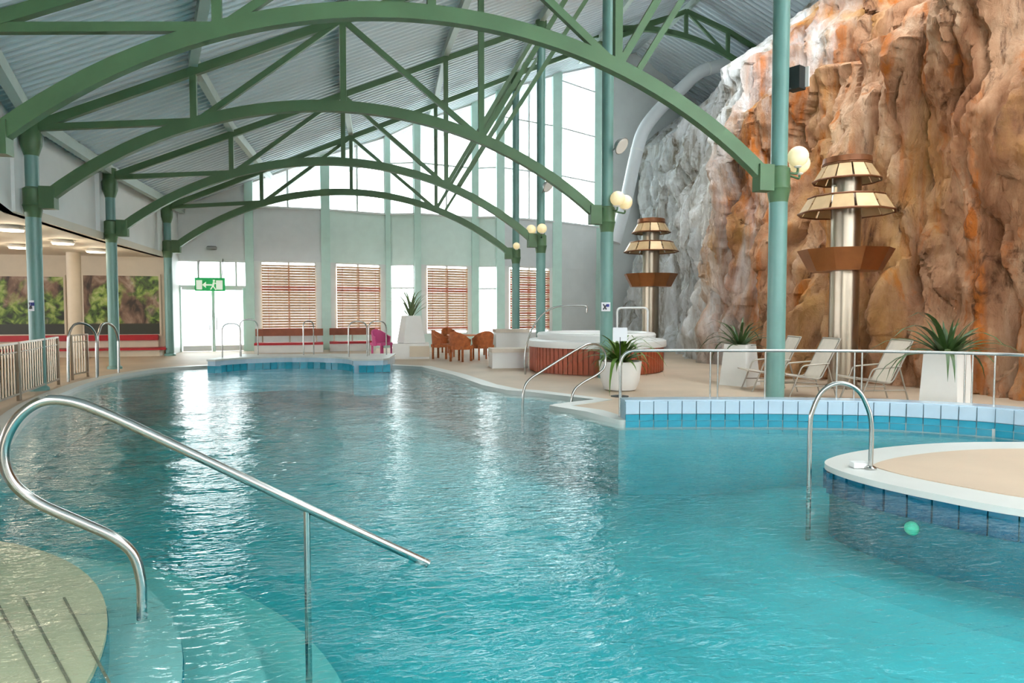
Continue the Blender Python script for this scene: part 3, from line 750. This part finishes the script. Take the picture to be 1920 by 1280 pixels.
# left hoops
for (x1, y1, x2, y2, lab) in ((128, 716, 181, 714, 'nearer of two steel ladder hoops on the left deck'), (183, 706, 222, 703, 'farther of two steel ladder hoops on the left deck')):
    a = onz(x1, y1, DECK); b = onz(x2, y2, 0.0); q = lambda px, py: onpl(px, py, a, b)
    t = thing('ladder_hoop', a, lab, 'handrail', 'steel pool handrails'); wdt = x2 - x1
    MB().tube(crom([a, q(x1, y1 - 70), q(x1 + 2, 624), q(x1 + wdt * .2, 609), q(x1 + wdt * .5, 606), q(x1 + wdt * .8, 614), q(x2 - 1, 632), q(x2, y2 - 50), V((b.x, b.y, -.3))], 6), .028, 12).build('tube', 'steel', t, 60)

# left balustrade
def balustrade(p, q, nb, label, z0=.18, zt=1.05):
    t = thing('balustrade', (p.x, p.y, DECK), label, 'railing', 'left deck balustrades')
    for s in (p, q):
        MB().box((s.x, s.y, (DECK + zt) / 2), (.045, .045, zt - DECK)).build('post', 'steel_satin', t)
    for z in (z0, zt - .01): MB().beam(V((p.x, p.y, z)), V((q.x, q.y, z)), .04, .035).build('rail', 'steel_satin', t)
    MB().beam(V((p.x, p.y, zt - .16)), V((q.x, q.y, zt - .16)), .02, .02).build('rail', 'steel_satin', t)
    for i in range(1, nb):
        s = p.lerp(q, i / nb); MB().beam(V((s.x, s.y, z0)), V((s.x, s.y, zt - .02)), .018, .026, RT).build('baluster', 'steel_satin', t)
b1, b2 = onz(35, 751, DECK), onz(110, 721, DECK); b0 = b1 + (b1 - b2); bd = (b2 - b1).normalized() * .07
balustrade(b0, b1, 18, 'nearest section of grey metal balustrade at the left edge')
balustrade(b1 + bd, b2, 18, 'middle section of metal balustrade behind the left teal column')
balustrade(onz(136, 712, DECK), onz(165, 706, DECK), 6, 'short section of metal balustrade between the column and hoops')

# ------------------------------------------------------------------ massage-seat platform at the far pool edge
def W(px, py, z=0): q = onz(px, py, z); return V((q.x, q.y, 0))
fa, fb = W(390, 699), W(725, 697); ux = (fb - fa).normalized(); uy = V((-ux.y, ux.x, 0)); FL = (fb - fa).length
def S(x, y): q = fa + ux * (x * FL) + uy * y; return (q.x, q.y)
front = [S(0, 0), S(.045, -.05)] + [S(.06 + .74 * k / 30, .15 + 1.0 * math.sin(math.pi * k / 30) ** .7 + .07 * abs(math.sin(math.pi * 4 * k / 30))) for k in range(31)] + [S(.815, -.1), S(.9, -.12), S(.98, -.02), S(1.0, .25)]
outl = front + [S(1.0, 2.1), S(0, 2.1)]
if area(outl) < 0: outl.reverse()
pf = struct(MB().prism(outl, -.6, .30).build('floor_platform', 'tile_white'), 'pale tiled massage seat platform at the far pool edge')
MB().prism(offset(outl, .03), .30, .345).build('coping', 'coping', pf)
tp_ = MB().box((0, 0, 0), (.19, .03, .18)).mesh('tile', 'tile_blue')
for p, d in along([V((*q, 0)) for q in front], .2):
    nrm = V((d.y, -d.x, 0)); c = p + d * .1 + nrm * .012
    child('tile', tp_, pf, (c.x, c.y, .09), (0, 0, math.atan2(d.y, d.x)))
for (xa, xb, dd, hh, lab) in ((.02, .11, .8, .9, 'leftmost slim steel rail on the far platform'), (.08, .17, 1.4, 1.0, 'second slim steel rail from the left on the far platform'), (.45, .5, 1.6, .95, 'middle slim steel rail on the far platform'), (.76, .86, .7, .95, 'slim steel rail at the right end of the far platform'), (.86, .96, 1.3, .95, 'rearmost slim steel rail at the right end of the far platform')):
    a = V((*S(xa, dd), .34)); b = V((*S(xb, dd + .25), .34)); z = V((0, 0, hh))
    t = thing('grab_rail', a, lab, 'handrail', 'slim rails on the far platform')
    MB().tube(fillet([a, a + z, b + z, b], .22), .018, 8).build('tube', 'steel', t, 60)

# ------------------------------------------------------------------ hot tub
TR = 1.72; tcn = at(1117, 690, 15.95 + TR); tx, ty = tcn.x, tcn.y
t = thing('hot_tub', (tx, ty, DECK), 'round hot tub clad in upright reddish wood slats with white rim', 'hot tub')
MB().lathe((tx, ty, 0), [(TR - .06, DECK), (TR - .06, .70)], 48).build('core', 'bench_wood', t, 30)
NS = 84; ms = MB().box((0, 0, 0), (.03, 2 * math.pi * TR / NS - .022, .60)).mesh('slat', 'tub_wood')
for k in range(NS):
    th = 2 * math.pi * k / NS; child('slat', ms, t, (TR * math.cos(th) * .985, TR * math.sin(th) * .985, .33), (0, 0, th))
MB().lathe((tx, ty, 0), [(TR - .05, .69), (TR + .05, .69), (TR + .06, .72), (TR + .05, .84), (TR - .02, .87), (TR - .3, .87)], 56).build('rim', 'tub_white', t, 35)
MB().lathe((tx, ty, 0), [(TR - .22, .86), (TR - .2, .98), (TR - .24, 1.03), (TR - .4, 1.04), (TR - .46, .99), (TR - .48, .9)], 56).build('inner_rim', 'tub_white', t, 35)
# drain edge of deck round it
# ------------------------------------------------------------------ plants and planters
def leafmesh(L, wdt, bend, mname, nm):
    m = MB(); n = 7; vs = []
    for i in range(n + 1):
        s = i / n; th = bend * s * s; x = L * s * math.sin(th * .8 + .02); z = L * s * math.cos(th * .8)
        wv = wdt * (.55 + 1.1 * s) * (1 - s) ** .75 + .001 if s < 1 else .001
        wv = wdt * max(.03, min(1, (.5 + 1.6 * s)) * (1 - s ** 2.2))
        vs += [V((x, -wv / 2, z)), V((x - .18 * wv, 0, z - .05 * wv)), V((x, wv / 2, z)), V((x + .004, 0, z + .001))]
    fs = []
    for i in range(n):
        a = i * 4; b = a + 4
        for u_, v_ in ((0, 1), (1, 2), (2, 3), (3, 0)): fs.append((a + u_, a + v_, b + v_, b + u_))
    m.add(vs, fs); return m.mesh(nm, mname, 60)
def plant(t, base, nl, L, wdt, mname, tilt=(8, 78), bends=(.15, .9)):
    rnd = random.Random(nl * 31 + int(base.x * 100))
    ms_ = [leafmesh(L * (.8 + .2 * k), wdt, bends[0] + (bends[1] - bends[0]) * k / 3, mname, 'leaf') for k in range(4)]
    for i in range(nl):
        f = i / nl; ti = math.radians(tilt[0] + (tilt[1] - tilt[0]) * f ** .9 + rnd.uniform(-5, 5)); az = i * 2.39996 + rnd.uniform(-.2, .2)
        r = .03 * (1 + f); c = base - wloc(t) + V((r * math.cos(az), r * math.sin(az), 0))
        child('leaf', ms_[rnd.randrange(4)], t, c, (0, ti, az), rnd.uniform(.75, 1.05))
def square_planter(pos, wtop, wbot, h, rz, label, leafm, nl, L, wl_, z0=DECK, tilt=(6, 78), bends=(.1, .9)):
    t = thing('potted_yucca', (pos.x, pos.y, z0), label, 'plant', 'spiky plants in tall white planters')
    c, s = math.cos(rz), math.sin(rz); vs = []
    for wd, z in ((wbot, 0), (wtop, h), (wtop - .06, h), (wtop - .08, h - .06)):
        for dx, dy in ((-1, -1), (1, -1), (1, 1), (-1, 1)):
            x, y_ = dx * wd / 2, dy * wd / 2; vs.append(V((pos.x + x * c - y_ * s, pos.y + x * s + y_ * c, z0 + z)))
    fs = [(3, 2, 1, 0)] + [(i * 4 + k, i * 4 + (k + 1) % 4, i * 4 + 4 + (k + 1) % 4, i * 4 + 4 + k) for i in range(3) for k in range(4)]
    MB().add(vs, fs).build('planter', 'planter_white', t)
    MB().box((pos.x, pos.y, z0 + h - .08), (wtop - .08, wtop - .08, .04), rz).build('soil', 'soil', t)
    plant(t, V((pos.x, pos.y, z0 + h - .05)), nl, L, wl_, leafm, tilt, bends)
    return t
square_planter(at(1388, 640, 14.1), .46, .60, .84, .5, 'spiky potted plant in tall white planter left of the loungers', 'leaf_dark', 34, .80, .075)
square_planter(at(1776, 640, 10.35), .46, .54, .90, .35, 'large spiky potted plant in white planter at the right by the rock', 'leaf_dark', 44, .80, .10)
pp = at(771, 640, 22.0)
square_planter(pp, .48, .72, .86, .2, 'pale spiky potted plant in white planter on a plinth near the blinds', 'leaf_pale', 30, .98, .075, .56, (4, 46), (.1, .8))
c = at(770, 640, 22.0); t = thing('plinth', (c.x, c.y, DECK), 'low white plinth with beige side under the far planter', 'plinth')
MB().box((c.x, c.y, .30), (1.14, .95, .5), -.1).build('body', 'planter_white', t)
MB().box((c.x + .22, c.y - .46, .30), (.62, .12, .34), -.1).build('front_panel', 'beige_wall', t)
# round pot with arching leaves
c = at(1163, 640, 13.2); t = thing('potted_palm', (c.x, c.y, DECK), 'leafy arching plant in a wide white round pot before the hot tub', 'plant')
MB().lathe((c.x, c.y, DECK), [(.24, 0), (.30, .02), (.37, .18), (.40, .42), (.41, .56), (.37, .56), (.36, .5)], 28).build('pot', 'planter_white', t, 35)
MB().lathe((c.x, c.y, DECK), [(.36, .48), (.36, .51)], 20).build('soil', 'soil', t)
plant(t, V((c.x, c.y, .58)), 64, .74, .10, 'leaf_bright', (3, 72), (.35, 1.2))
# ------------------------------------------------------------------ sign stand
c = onz(1162, 743, DECK); t = thing('sign_stand', c, 'small white notice board on a thin black pole by the parapet end', 'sign')
MB().lathe((c.x, c.y, DECK), [(.16, 0), (.16, .012), (.03, .03)], 18).build('base', 'dark_metal', t, 40)
MB().tube([V((c.x, c.y, DECK)), V((c.x, c.y, 1.12))], .012, 8).build('pole', 'dark_metal', t, 50)
MB().box((c.x, c.y, 1.17), (.25, .02, .24), -YAW - .2).build('board', 'sign_white', t)

# ------------------------------------------------------------------ loungers
def lounger(pos, rz, label):
    t = thing('deck_chair', (0, 0, 0), label, 'deck chair', 'reclining chairs below the rock')
    Wd = .58
    # local: faces -x ; back leans to +x
    def sling(path, th=.018):
        vs = []; fs = []
        for (x, z) in path: vs += [(x, -Wd / 2 + .03, z), (x, Wd / 2 - .03, z), (x, Wd / 2 - .03, z - th), (x, -Wd / 2 + .03, z - th)]
        for i in range(len(path) - 1):
            for k in range(4): fs.append((i * 4 + k, i * 4 + 4 + k, i * 4 + 4 + (k + 1) % 4, i * 4 + (k + 1) % 4))
        fs += [(0, 1, 2, 3), tuple((len(path) - 1) * 4 + k for k in (3, 2, 1, 0))]
        return MB().add(vs, fs)
    sling([(-.55, .40), (-.35, .37), (-.1, .33), (.05, .32)]).build('seat', 'sling', t)
    sling([(.04, .33), (.14, .52), (.27, .78), (.40, 1.02)]).build('backrest', 'sling', t)
    for s in (-1, 1):
        y = s * Wd / 2
        MB().tube(fillet([V((-.58, y, .41)), V((-.1, y, .34)), V((.06, y, .32)), V((.41, y, 1.03))], .1), .015, 8).build('side_frame', 'chair_frame', t, 50)
        MB().tube(fillet([V((-.50, y, 0)), V((-.34, y, .40)), V((-.28, y, .56)), V((.22, y, .60))], .08), .014, 8).build('armrest', 'chair_frame', t, 50)
        MB().tube([V((.36, y, 0)), V((.18, y, .60))], .014, 8).build('leg', 'chair_frame', t, 50)
        MB().tube([V((-.42, y, .2)), V((.30, y, .2))], .011, 8).build('stretcher', 'chair_frame', t, 50)
    MB().tube([V((.41, -Wd / 2, 1.03)), V((.41, Wd / 2, 1.03))], .015, 8).build('top_bar', 'chair_frame', t, 50)
    t.location = V((pos.x, pos.y, DECK)); t.rotation_euler = (0, 0, rz)
lounger(at(1450, 640, 13.2), -.25, 'pale sling deck chair half hidden behind the teal column')
lounger(at(1518, 640, 12.35), -.2, 'pale sling deck chair left of the tall steel tower')
lounger(at(1648, 640, 11.7), -.2, 'pale sling deck chair right of the tall steel tower')

# ------------------------------------------------------------------ steel towers with tiered shades
def tower(pos, label):
    x, y = pos.x, pos.y
    t = thing('shade_tower', (x, y, DECK), label, 'tower lamp', 'steel towers with tiered shades by the rock')
    MB().lathe((x, y, 0), [(.27, DECK), (.27, 4.35)], 28).build('pillar', 'steel_satin', t, 40)
    MB().lathe((x, y, 0), [(.31, DECK), (.31, DECK + .04), (.28, DECK + .07)], 28).build('base_ring', 'steel_satin', t, 40)
    MB().lathe((x, y, 0), [(.28, 2.36), (.66, 2.36), (.88, 2.78), (.84, 2.78), (.62, 2.42)], 10).build('bowl', 'copper', t, 20)
    def tier(r0, z0, r1, z1, n):
        for zz, rr in ((z0, r0), (z1, r1)):
            pts = [V((x + rr * math.cos(2 * math.pi * k / n), y + rr * math.sin(2 * math.pi * k / n), zz)) for k in range(n + 1)]
            MB().tube(pts, .022, 6).build('hoop', 'tower_trim', t, 50)
        for k in range(n):
            a0, a1 = 2 * math.pi * (k + .06) / n, 2 * math.pi * (k + .94) / n
            q = [V((x + r * math.cos(a), y + r * math.sin(a), z)) for r, z, a in ((r0, z0, a0), (r0, z0, a1), (r1, z1, a1), (r1, z1, a0))]
            nn_ = V((math.cos((a0 + a1) / 2), math.sin((a0 + a1) / 2), .4)) * .02
            MB().add(q + [p - nn_ for p in q], [(0, 1, 2, 3), (7, 6, 5, 4), (1, 0, 4, 5), (2, 1, 5, 6), (3, 2, 6, 7), (0, 3, 7, 4)]).build('panel', 'tower_panel', t)
        for k in range(0, n, 3):
            a0 = 2 * math.pi * k / n; MB().tube([V((x + .2 * math.cos(a0), y + .2 * math.sin(a0), (z0 + z1) / 2)), V((x + (r0 + r1) / 2 * math.cos(a0), y + (r0 + r1) / 2 * math.sin(a0), (z0 + z1) / 2))], .012, 6).build('bracket', 'tower_trim', t)
    tier(.88, 3.50, .70, 3.80, 12); tier(.62, 4.12, .44, 4.42, 12)
    MB().lathe((x, y, 0), [(.42, 4.43), (.45, 4.45), (.44, 4.56), (.36, 4.58)], 24).build('cap', 'tower_trim', t, 30)
tower(at(1581, 640, 13.6), 'tall steel tower with tiered shades behind the deck chairs')
tower(at(1219, 640, 22.6), 'distant steel tower with tiered shades behind the hot tub')

# ------------------------------------------------------------------ lamps on columns
def globes(cpos, r, offs, label):
    t = thing('globe_lamp', (cpos.x, cpos.y, COLLAR + .3), label, 'lamp', 'globe lamps on the right columns')
    for o_ in offs:
        q = V((cpos.x, cpos.y, 0)) + RT * o_[0] + FH * o_[1] + V((0, 0, COLLAR + .44 + o_[2]))
        MB().sphere(q, r, 18, 12).build('globe', 'globe', t, 60)
        arm = MB().tube(fillet([V((cpos.x, cpos.y, COLLAR + .26)) + (RT * o_[0] + FH * o_[1]).normalized() * .15, V((q.x, q.y, COLLAR + .2 + o_[2] * .5)), q - V((0, 0, r * .9))], .06), .02, 8).build('arm', 'truss_green', t, 50)
        MB().lathe(q - V((0, 0, r + .02)), [(.03, 0), (.06, .02), (.06, .06)], 12).build('fitter', 'lamp_body', arm, 40)
globes(COLS[0][1], .165, [(.30, -.02, .08), (.44, .25, .02)], 'twin frosted globe lamp on the column by the loungers')
globes(COLS[1][1], .165, [(.20, -.22, .06), (.42, .1, .03)], 'twin frosted globe lamp on the column before the hot tub')
globes(COLS[2][1], .15, [(.02, -.32, .06), (-.3, -.1, .05)], 'twin frosted globe lamp on the slender column behind the tub')
globes(COLS[3][1], .13, [(.02, -.3, -.02)], 'small globe lamp on the farthest right column')
def beamlight(c, aim, watt, ang=95):
    l = bpy.data.lights.new('flood_beam', 'SPOT'); l.energy = watt; l.color = (1, .84, .62); l.spot_size = math.radians(ang); l.spot_blend = .9; l.shadow_soft_size = .15
    o = bpy.data.objects.new('flood_beam', l); COL.objects.link(o); o.location = c; o.rotation_euler = (V(aim) - c).to_track_quat('-Z', 'Y').to_euler()
def flood(px, py, d, cpos, label, tilt=.6):
    c = at(px, py, d); t = thing('floodlight', c, label, 'floodlight', 'floodlights clamped to columns')
    n_ = (RT * .6 - FH * .5 + V((0, 0, -.55))).normalized(); a_ = n_.orthogonal().normalized()
    MB().tube([c - n_ * .07, c + n_ * .05], [.12, .2], 16).build('housing', 'grey_metal', t, 40)
    MB().tube([c + n_ * .05, c + n_ * .06], .18, 16).build('lens', 'lamp_body', t, 40)
    beamlight(c + n_ * .12, (12.5, c.y - 1.5, 4.5), 160)
    MB().tube([c - n_ * .05, V((cpos.x, cpos.y, c.z - .2))], .018, 6).build('arm', 'grey_metal', t)
flood(1163, 272, 15.4, COLS[1][1], 'grey floodlight clamped on the column before the hot tub')
flood(1026, 348, 20.8, COLS[2][1], 'small floodlight clamped on the slender column behind the tub')
c = at(1493, 148, 11.4); t = thing('floodlight', c, 'boxy dark floodlight high on the column by the loungers', 'floodlight', 'floodlights clamped to columns')
beamlight(c + V((.2, 0, 0)), (11.5, 8.5, 3.5), 120, 120); MB().box(c, (.2, .22, .36), .4).build('housing', 'dark_metal', t); MB().box(c + V((.11, -.03, .02)), (.03, .2, .32), .4).build('lens', 'lamp_body', t)
MB().tube([c - V((0, 0, .15)), V((COLS[0][1].x, COLS[0][1].y, c.z - .2))], .018, 6).build('arm', 'dark_metal', t)

# notices on columns
def notice(px, py, d, w_, h_, label):
    c = at(px, py, d); t = thing('notice_plate', c, label, 'sign', 'small notices on columns')
    MB().box(c, (w_, .01, h_), -YAW).build('plate', 'sign_white', t)
    q = c - FH * .008
    MB().lathe(q + V((0, 0, 0)) + RT * w_ * .2 + V((0, 0, h_ * .15)), [(.035, -.03), (.035, .03)], 10).build('symbol', 'sign_blue', t)
    MB().beam(q - RT * w_ * .3 + V((0, 0, h_ * .3)), q + RT * w_ * .05 - V((0, 0, h_ * .3)), .01, .03, FH).build('symbol', 'sign_ink', t)
    MB().beam(q - RT * w_ * .3 - V((0, 0, h_ * .3)), q + RT * w_ * .05 + V((0, 0, h_ * .2)), .01, .03, FH).build('symbol', 'sign_ink', t)
d2 = COLS[1][0].dot(FH); notice(59, 573, d2 - .16, .10, .2, 'small white notice on the left teal column')
d3 = COLS[1][1].dot(FH); notice(1136, 575, d3 - .17, .2, .2, 'square white notice with blue symbol on the column by the tub')
d4 = ony(324, 570, 26.9); notice(324, 570, 25.0, .22, .24, 'small white notice beside the entrance door')

# ------------------------------------------------------------------ white duct along the rock edge
pts = [ony(px, py, yy) for px, py, yy in ((1152, 455, 27.2), (1172, 385, 27.2), (1190, 300, 27.0), (1204, 245, 26.9), (1235, 205, 26.8), (1285, 160, 26.6), (1312, 133, 26.4), (1360, 120, 26.2), (1425, 112, 26))]
t = thing('air_duct', pts[0], 'white bent air duct climbing over the pale rock', 'duct')
MB().tube(fillet(pts, .5, 5), .27, 18).build('pipe', 'duct', t, 50)
for i in (2, 4, 6): MB().tube([pts[i] + (pts[i + 1] - pts[i]) * .3, pts[i] + (pts[i + 1] - pts[i]) * .36], .285, 18).build('joint_band', 'frame_white', t, 50)

# ------------------------------------------------------------------ lounge: pictures, pillar, benches, lights
def picture(x0p, x1p, label):
    a = ony(x0p, 516, YM - .03); b = ony(x1p, 626, YM - .03); cx_, cz = (a.x + b.x) / 2, (a.z + b.z) / 2
    t = thing('wall_picture', (cx_, YM - .03, cz), label, 'picture', 'landscape pictures in the lounge')
    o = MB().box((cx_, YM - .03, cz), (b.x - a.x, .04, a.z - b.z)); o_ = o.build('print', 'mural', t)
    o_.data.transform(Matrix.Translation(wloc(t))); o_.location = -wloc(t)
    for x in (a.x - .03, b.x + .03): MB().box((x, YM - .03, cz), (.06, .07, a.z - b.z + .12)).build('frame', 'beige_wall', t)
    for z in (a.z + .03, b.z - .03): MB().box((cx_, YM - .03, z), (b.x - a.x, .07, .06)).build('frame', 'beige_wall', t)
picture(-150, 122, 'wide green rock garden picture behind the left balustrade')
picture(156, 300, 'rock and reed picture between the pillar and the entrance')
c = ony(141, 600, 24.8); o = MB().lathe((c.x, c.y, 0), [(.2, DECK), (.2, 3.42)], 20).build('pillar', 'beige_wall', None, 40); tag(o, 'round beige pillar between the two lounge pictures', 'pillar')
t = thing('heated_bench', (-8, YM - .5, DECK), 'long beige tiled bench with red cushions along the lounge wall', 'bench')
xr = ony(303, 650, YM - .6).x
MB().box(((xr - 22) / 2, YM - .45, .17), (xr + 22, .9, .22)).build('base', 'beige_wall', t)
MB().box(((xr - 22) / 2 + .1, YM - .5, .30), (xr + 22.2, 1.0, .06)).build('seat', 'red_seat', t)
MB().box(((xr - 22) / 2 - .1, YM - .06, .44), (xr + 21.8, .12, .24)).build('back_wall', 'beige_wall', t)
MB().box(((xr - 22) / 2 - .1, YM - .1, .66), (xr + 21.8, .18, .19)).build('back_cushion', 'red_seat', t)
for px, py, lab in ((20, 428, 'nearest round ceiling light over the lounge'), (36, 462, 'round ceiling light left of the teal column'), (118, 454, 'round ceiling light right of the teal column'), (180, 470, 'round ceiling light beside the second column'), (-60, 440, 'round ceiling light at the lounge edge'), (40, 498, 'farthest low round ceiling light near the picture')):
    c = onz(px, py, 3.36); t = thing('ceiling_light', c, lab, 'ceiling light', 'round lounge ceiling lights')
    MB().lathe((c.x, c.y, 3.30), [(.24, 0), (.24, .03)], 24).build('diffuser', 'lamp_disc', t, 40)
    pl_ = bpy.data.lights.new('lamp_glow', 'POINT'); pl_.energy = 13; pl_.color = (1, .86, .66); pl_.shadow_soft_size = .2; po_ = bpy.data.objects.new('lamp_glow', pl_); COL.objects.link(po_); po_.location = (c.x, c.y, 3.05)
    MB().lathe((c.x, c.y, 3.33), [(.27, 0), (.27, .03), (.2, .09)], 24).build('body', 'lamp_body', t, 40)

# ------------------------------------------------------------------ benches by the blinds
for (pa_, pb_, yy, lab) in ((478, 606, 26.3, 'red and brown bench under the blind nearest the door'), (618, 704, 26.8, 'red and brown bench under the second blind')):
    a, b = ony(pa_, 640, yy), ony(pb_, 640, yy); a.z = b.z = 0
    t = thing('cushioned_bench', (a.x, a.y, DECK), lab, 'bench', 'red benches by the blinds'); U_ = (b - a).normalized()
    MB().beam(a + V((0, 0, .2)), b + V((0, 0, .2)), .6, .28).build('base', 'planter_white', t)
    MB().beam(a + V((0, -.02, .38)), b + V((0, -.02, .38)), .64, .08).build('seat', 'red_seat', t)
    MB().beam(a + V((0, .3, .78)), b + V((0, .3, .78)), .08, .26).build('backrest', 'bench_wood', t)
    for f in (.1, .5, .9): q = a.lerp(b, f); MB().box((q.x, q.y + .33, .55), (.05, .04, .5)).build('back_post', 'steel_satin', t)

# ------------------------------------------------------------------ dining set, pink chair, white sofa
def wicker(pos, rz, label, mm='wicker', grp='wicker dining chairs', cat='chair', name='wicker_chair'):
    t = thing(name, (0, 0, 0), label, cat, grp)
    MB().box((0, 0, .42), (.54, .54, .09)).build('seat', mm, t)
    n = 12; vs = []; fs = []
    for k in range(n + 1):
        th = math.radians(-100 + 200 * k / n); c, s = math.cos(th), math.sin(th); ztop = .66 + .24 * max(0, c)
        for r, z in ((.31, .36), (.345, ztop), (.30, ztop), (.265, .36)): vs.append((r * c, r * s, z))
    for k in range(n):
        for j in range(4): fs.append((k * 4 + j, k * 4 + (j + 1) % 4, k * 4 + 4 + (j + 1) % 4, k * 4 + 4 + j))
    fs += [(3, 2, 1, 0), tuple(n * 4 + j for j in range(4))]
    MB().add(vs, fs).build('backrest', mm, t, 40)
    for sx in (-1, 1):
        for sy in (-1, 1): MB().beam(V((sx * .22, sy * .22, 0)), V((sx * .22, sy * .22, .40)), .05, .05).build('leg', mm, t)
    t.location = V((pos.x, pos.y, DECK)); t.rotation_euler = (0, 0, rz)
def fl(px, py): return onz(px, py, DECK)
wicker(fl(829, 672), 2.6, 'leftmost wicker chair at the dining table by the blinds')
wicker(fl(864, 677), 3.9, 'wicker chair with its tall back to the pool')
wicker(fl(905, 674), 4.9, 'wicker chair at the right side of the dining table')
wicker(fl(845, 661), 1.9, 'wicker chair behind the dining table')
c = fl(880, 667); t = thing('dining_table', c, 'square wooden dining table among the wicker chairs', 'table')
MB().box((c.x, c.y, .76), (1.35, .9, .05)).build('tabletop', 'table_wood', t)
for sx in (-1, 1):
    for sy in (-1, 1): MB().box((c.x + sx * .6, c.y + sy * .38, .40), (.06, .06, .68)).build('leg', 'table_wood', t)
wicker(fl(716, 668), 2.2, 'bright pink armchair behind the far platform', 'pink', 'pink seats', 'chair', 'pink_armchair')
for px, py, wd, hh, lab in ((958, 690, .95, .42, 'low white upholstered seat beside the hot tub'), (962, 668, 1.1, .8, 'taller white seat back beside the far columns')):
    c = fl(px, py); t = thing('white_seat', c, lab, 'seat', 'white seats by the hot tub')
    MB().box((c.x, c.y + .3, DECK + hh / 2), (wd, .7, hh), -.1).build('body', 'tub_white', t)
    MB().box((c.x, c.y + .28, DECK + hh + .05), (wd + .04, .74, .1), -.1).build('cushion', 'sling', t)
# white rail frame by the far tower
a, b = at(1157, 640, 19.6), at(1214, 640, 19.6)
t = thing('towel_rail', (a.x, a.y, DECK), 'white tubular frame in front of the distant tower', 'rail')
z1 = 1.6 + (581 - 577) / FPX * 19.6
MB().tube(fillet([V((a.x, a.y, DECK)), V((a.x, a.y, z1)), V((b.x, b.y, z1)), V((b.x, b.y, DECK))], .12), .03, 8).build('tube', 'frame_white', t, 50)
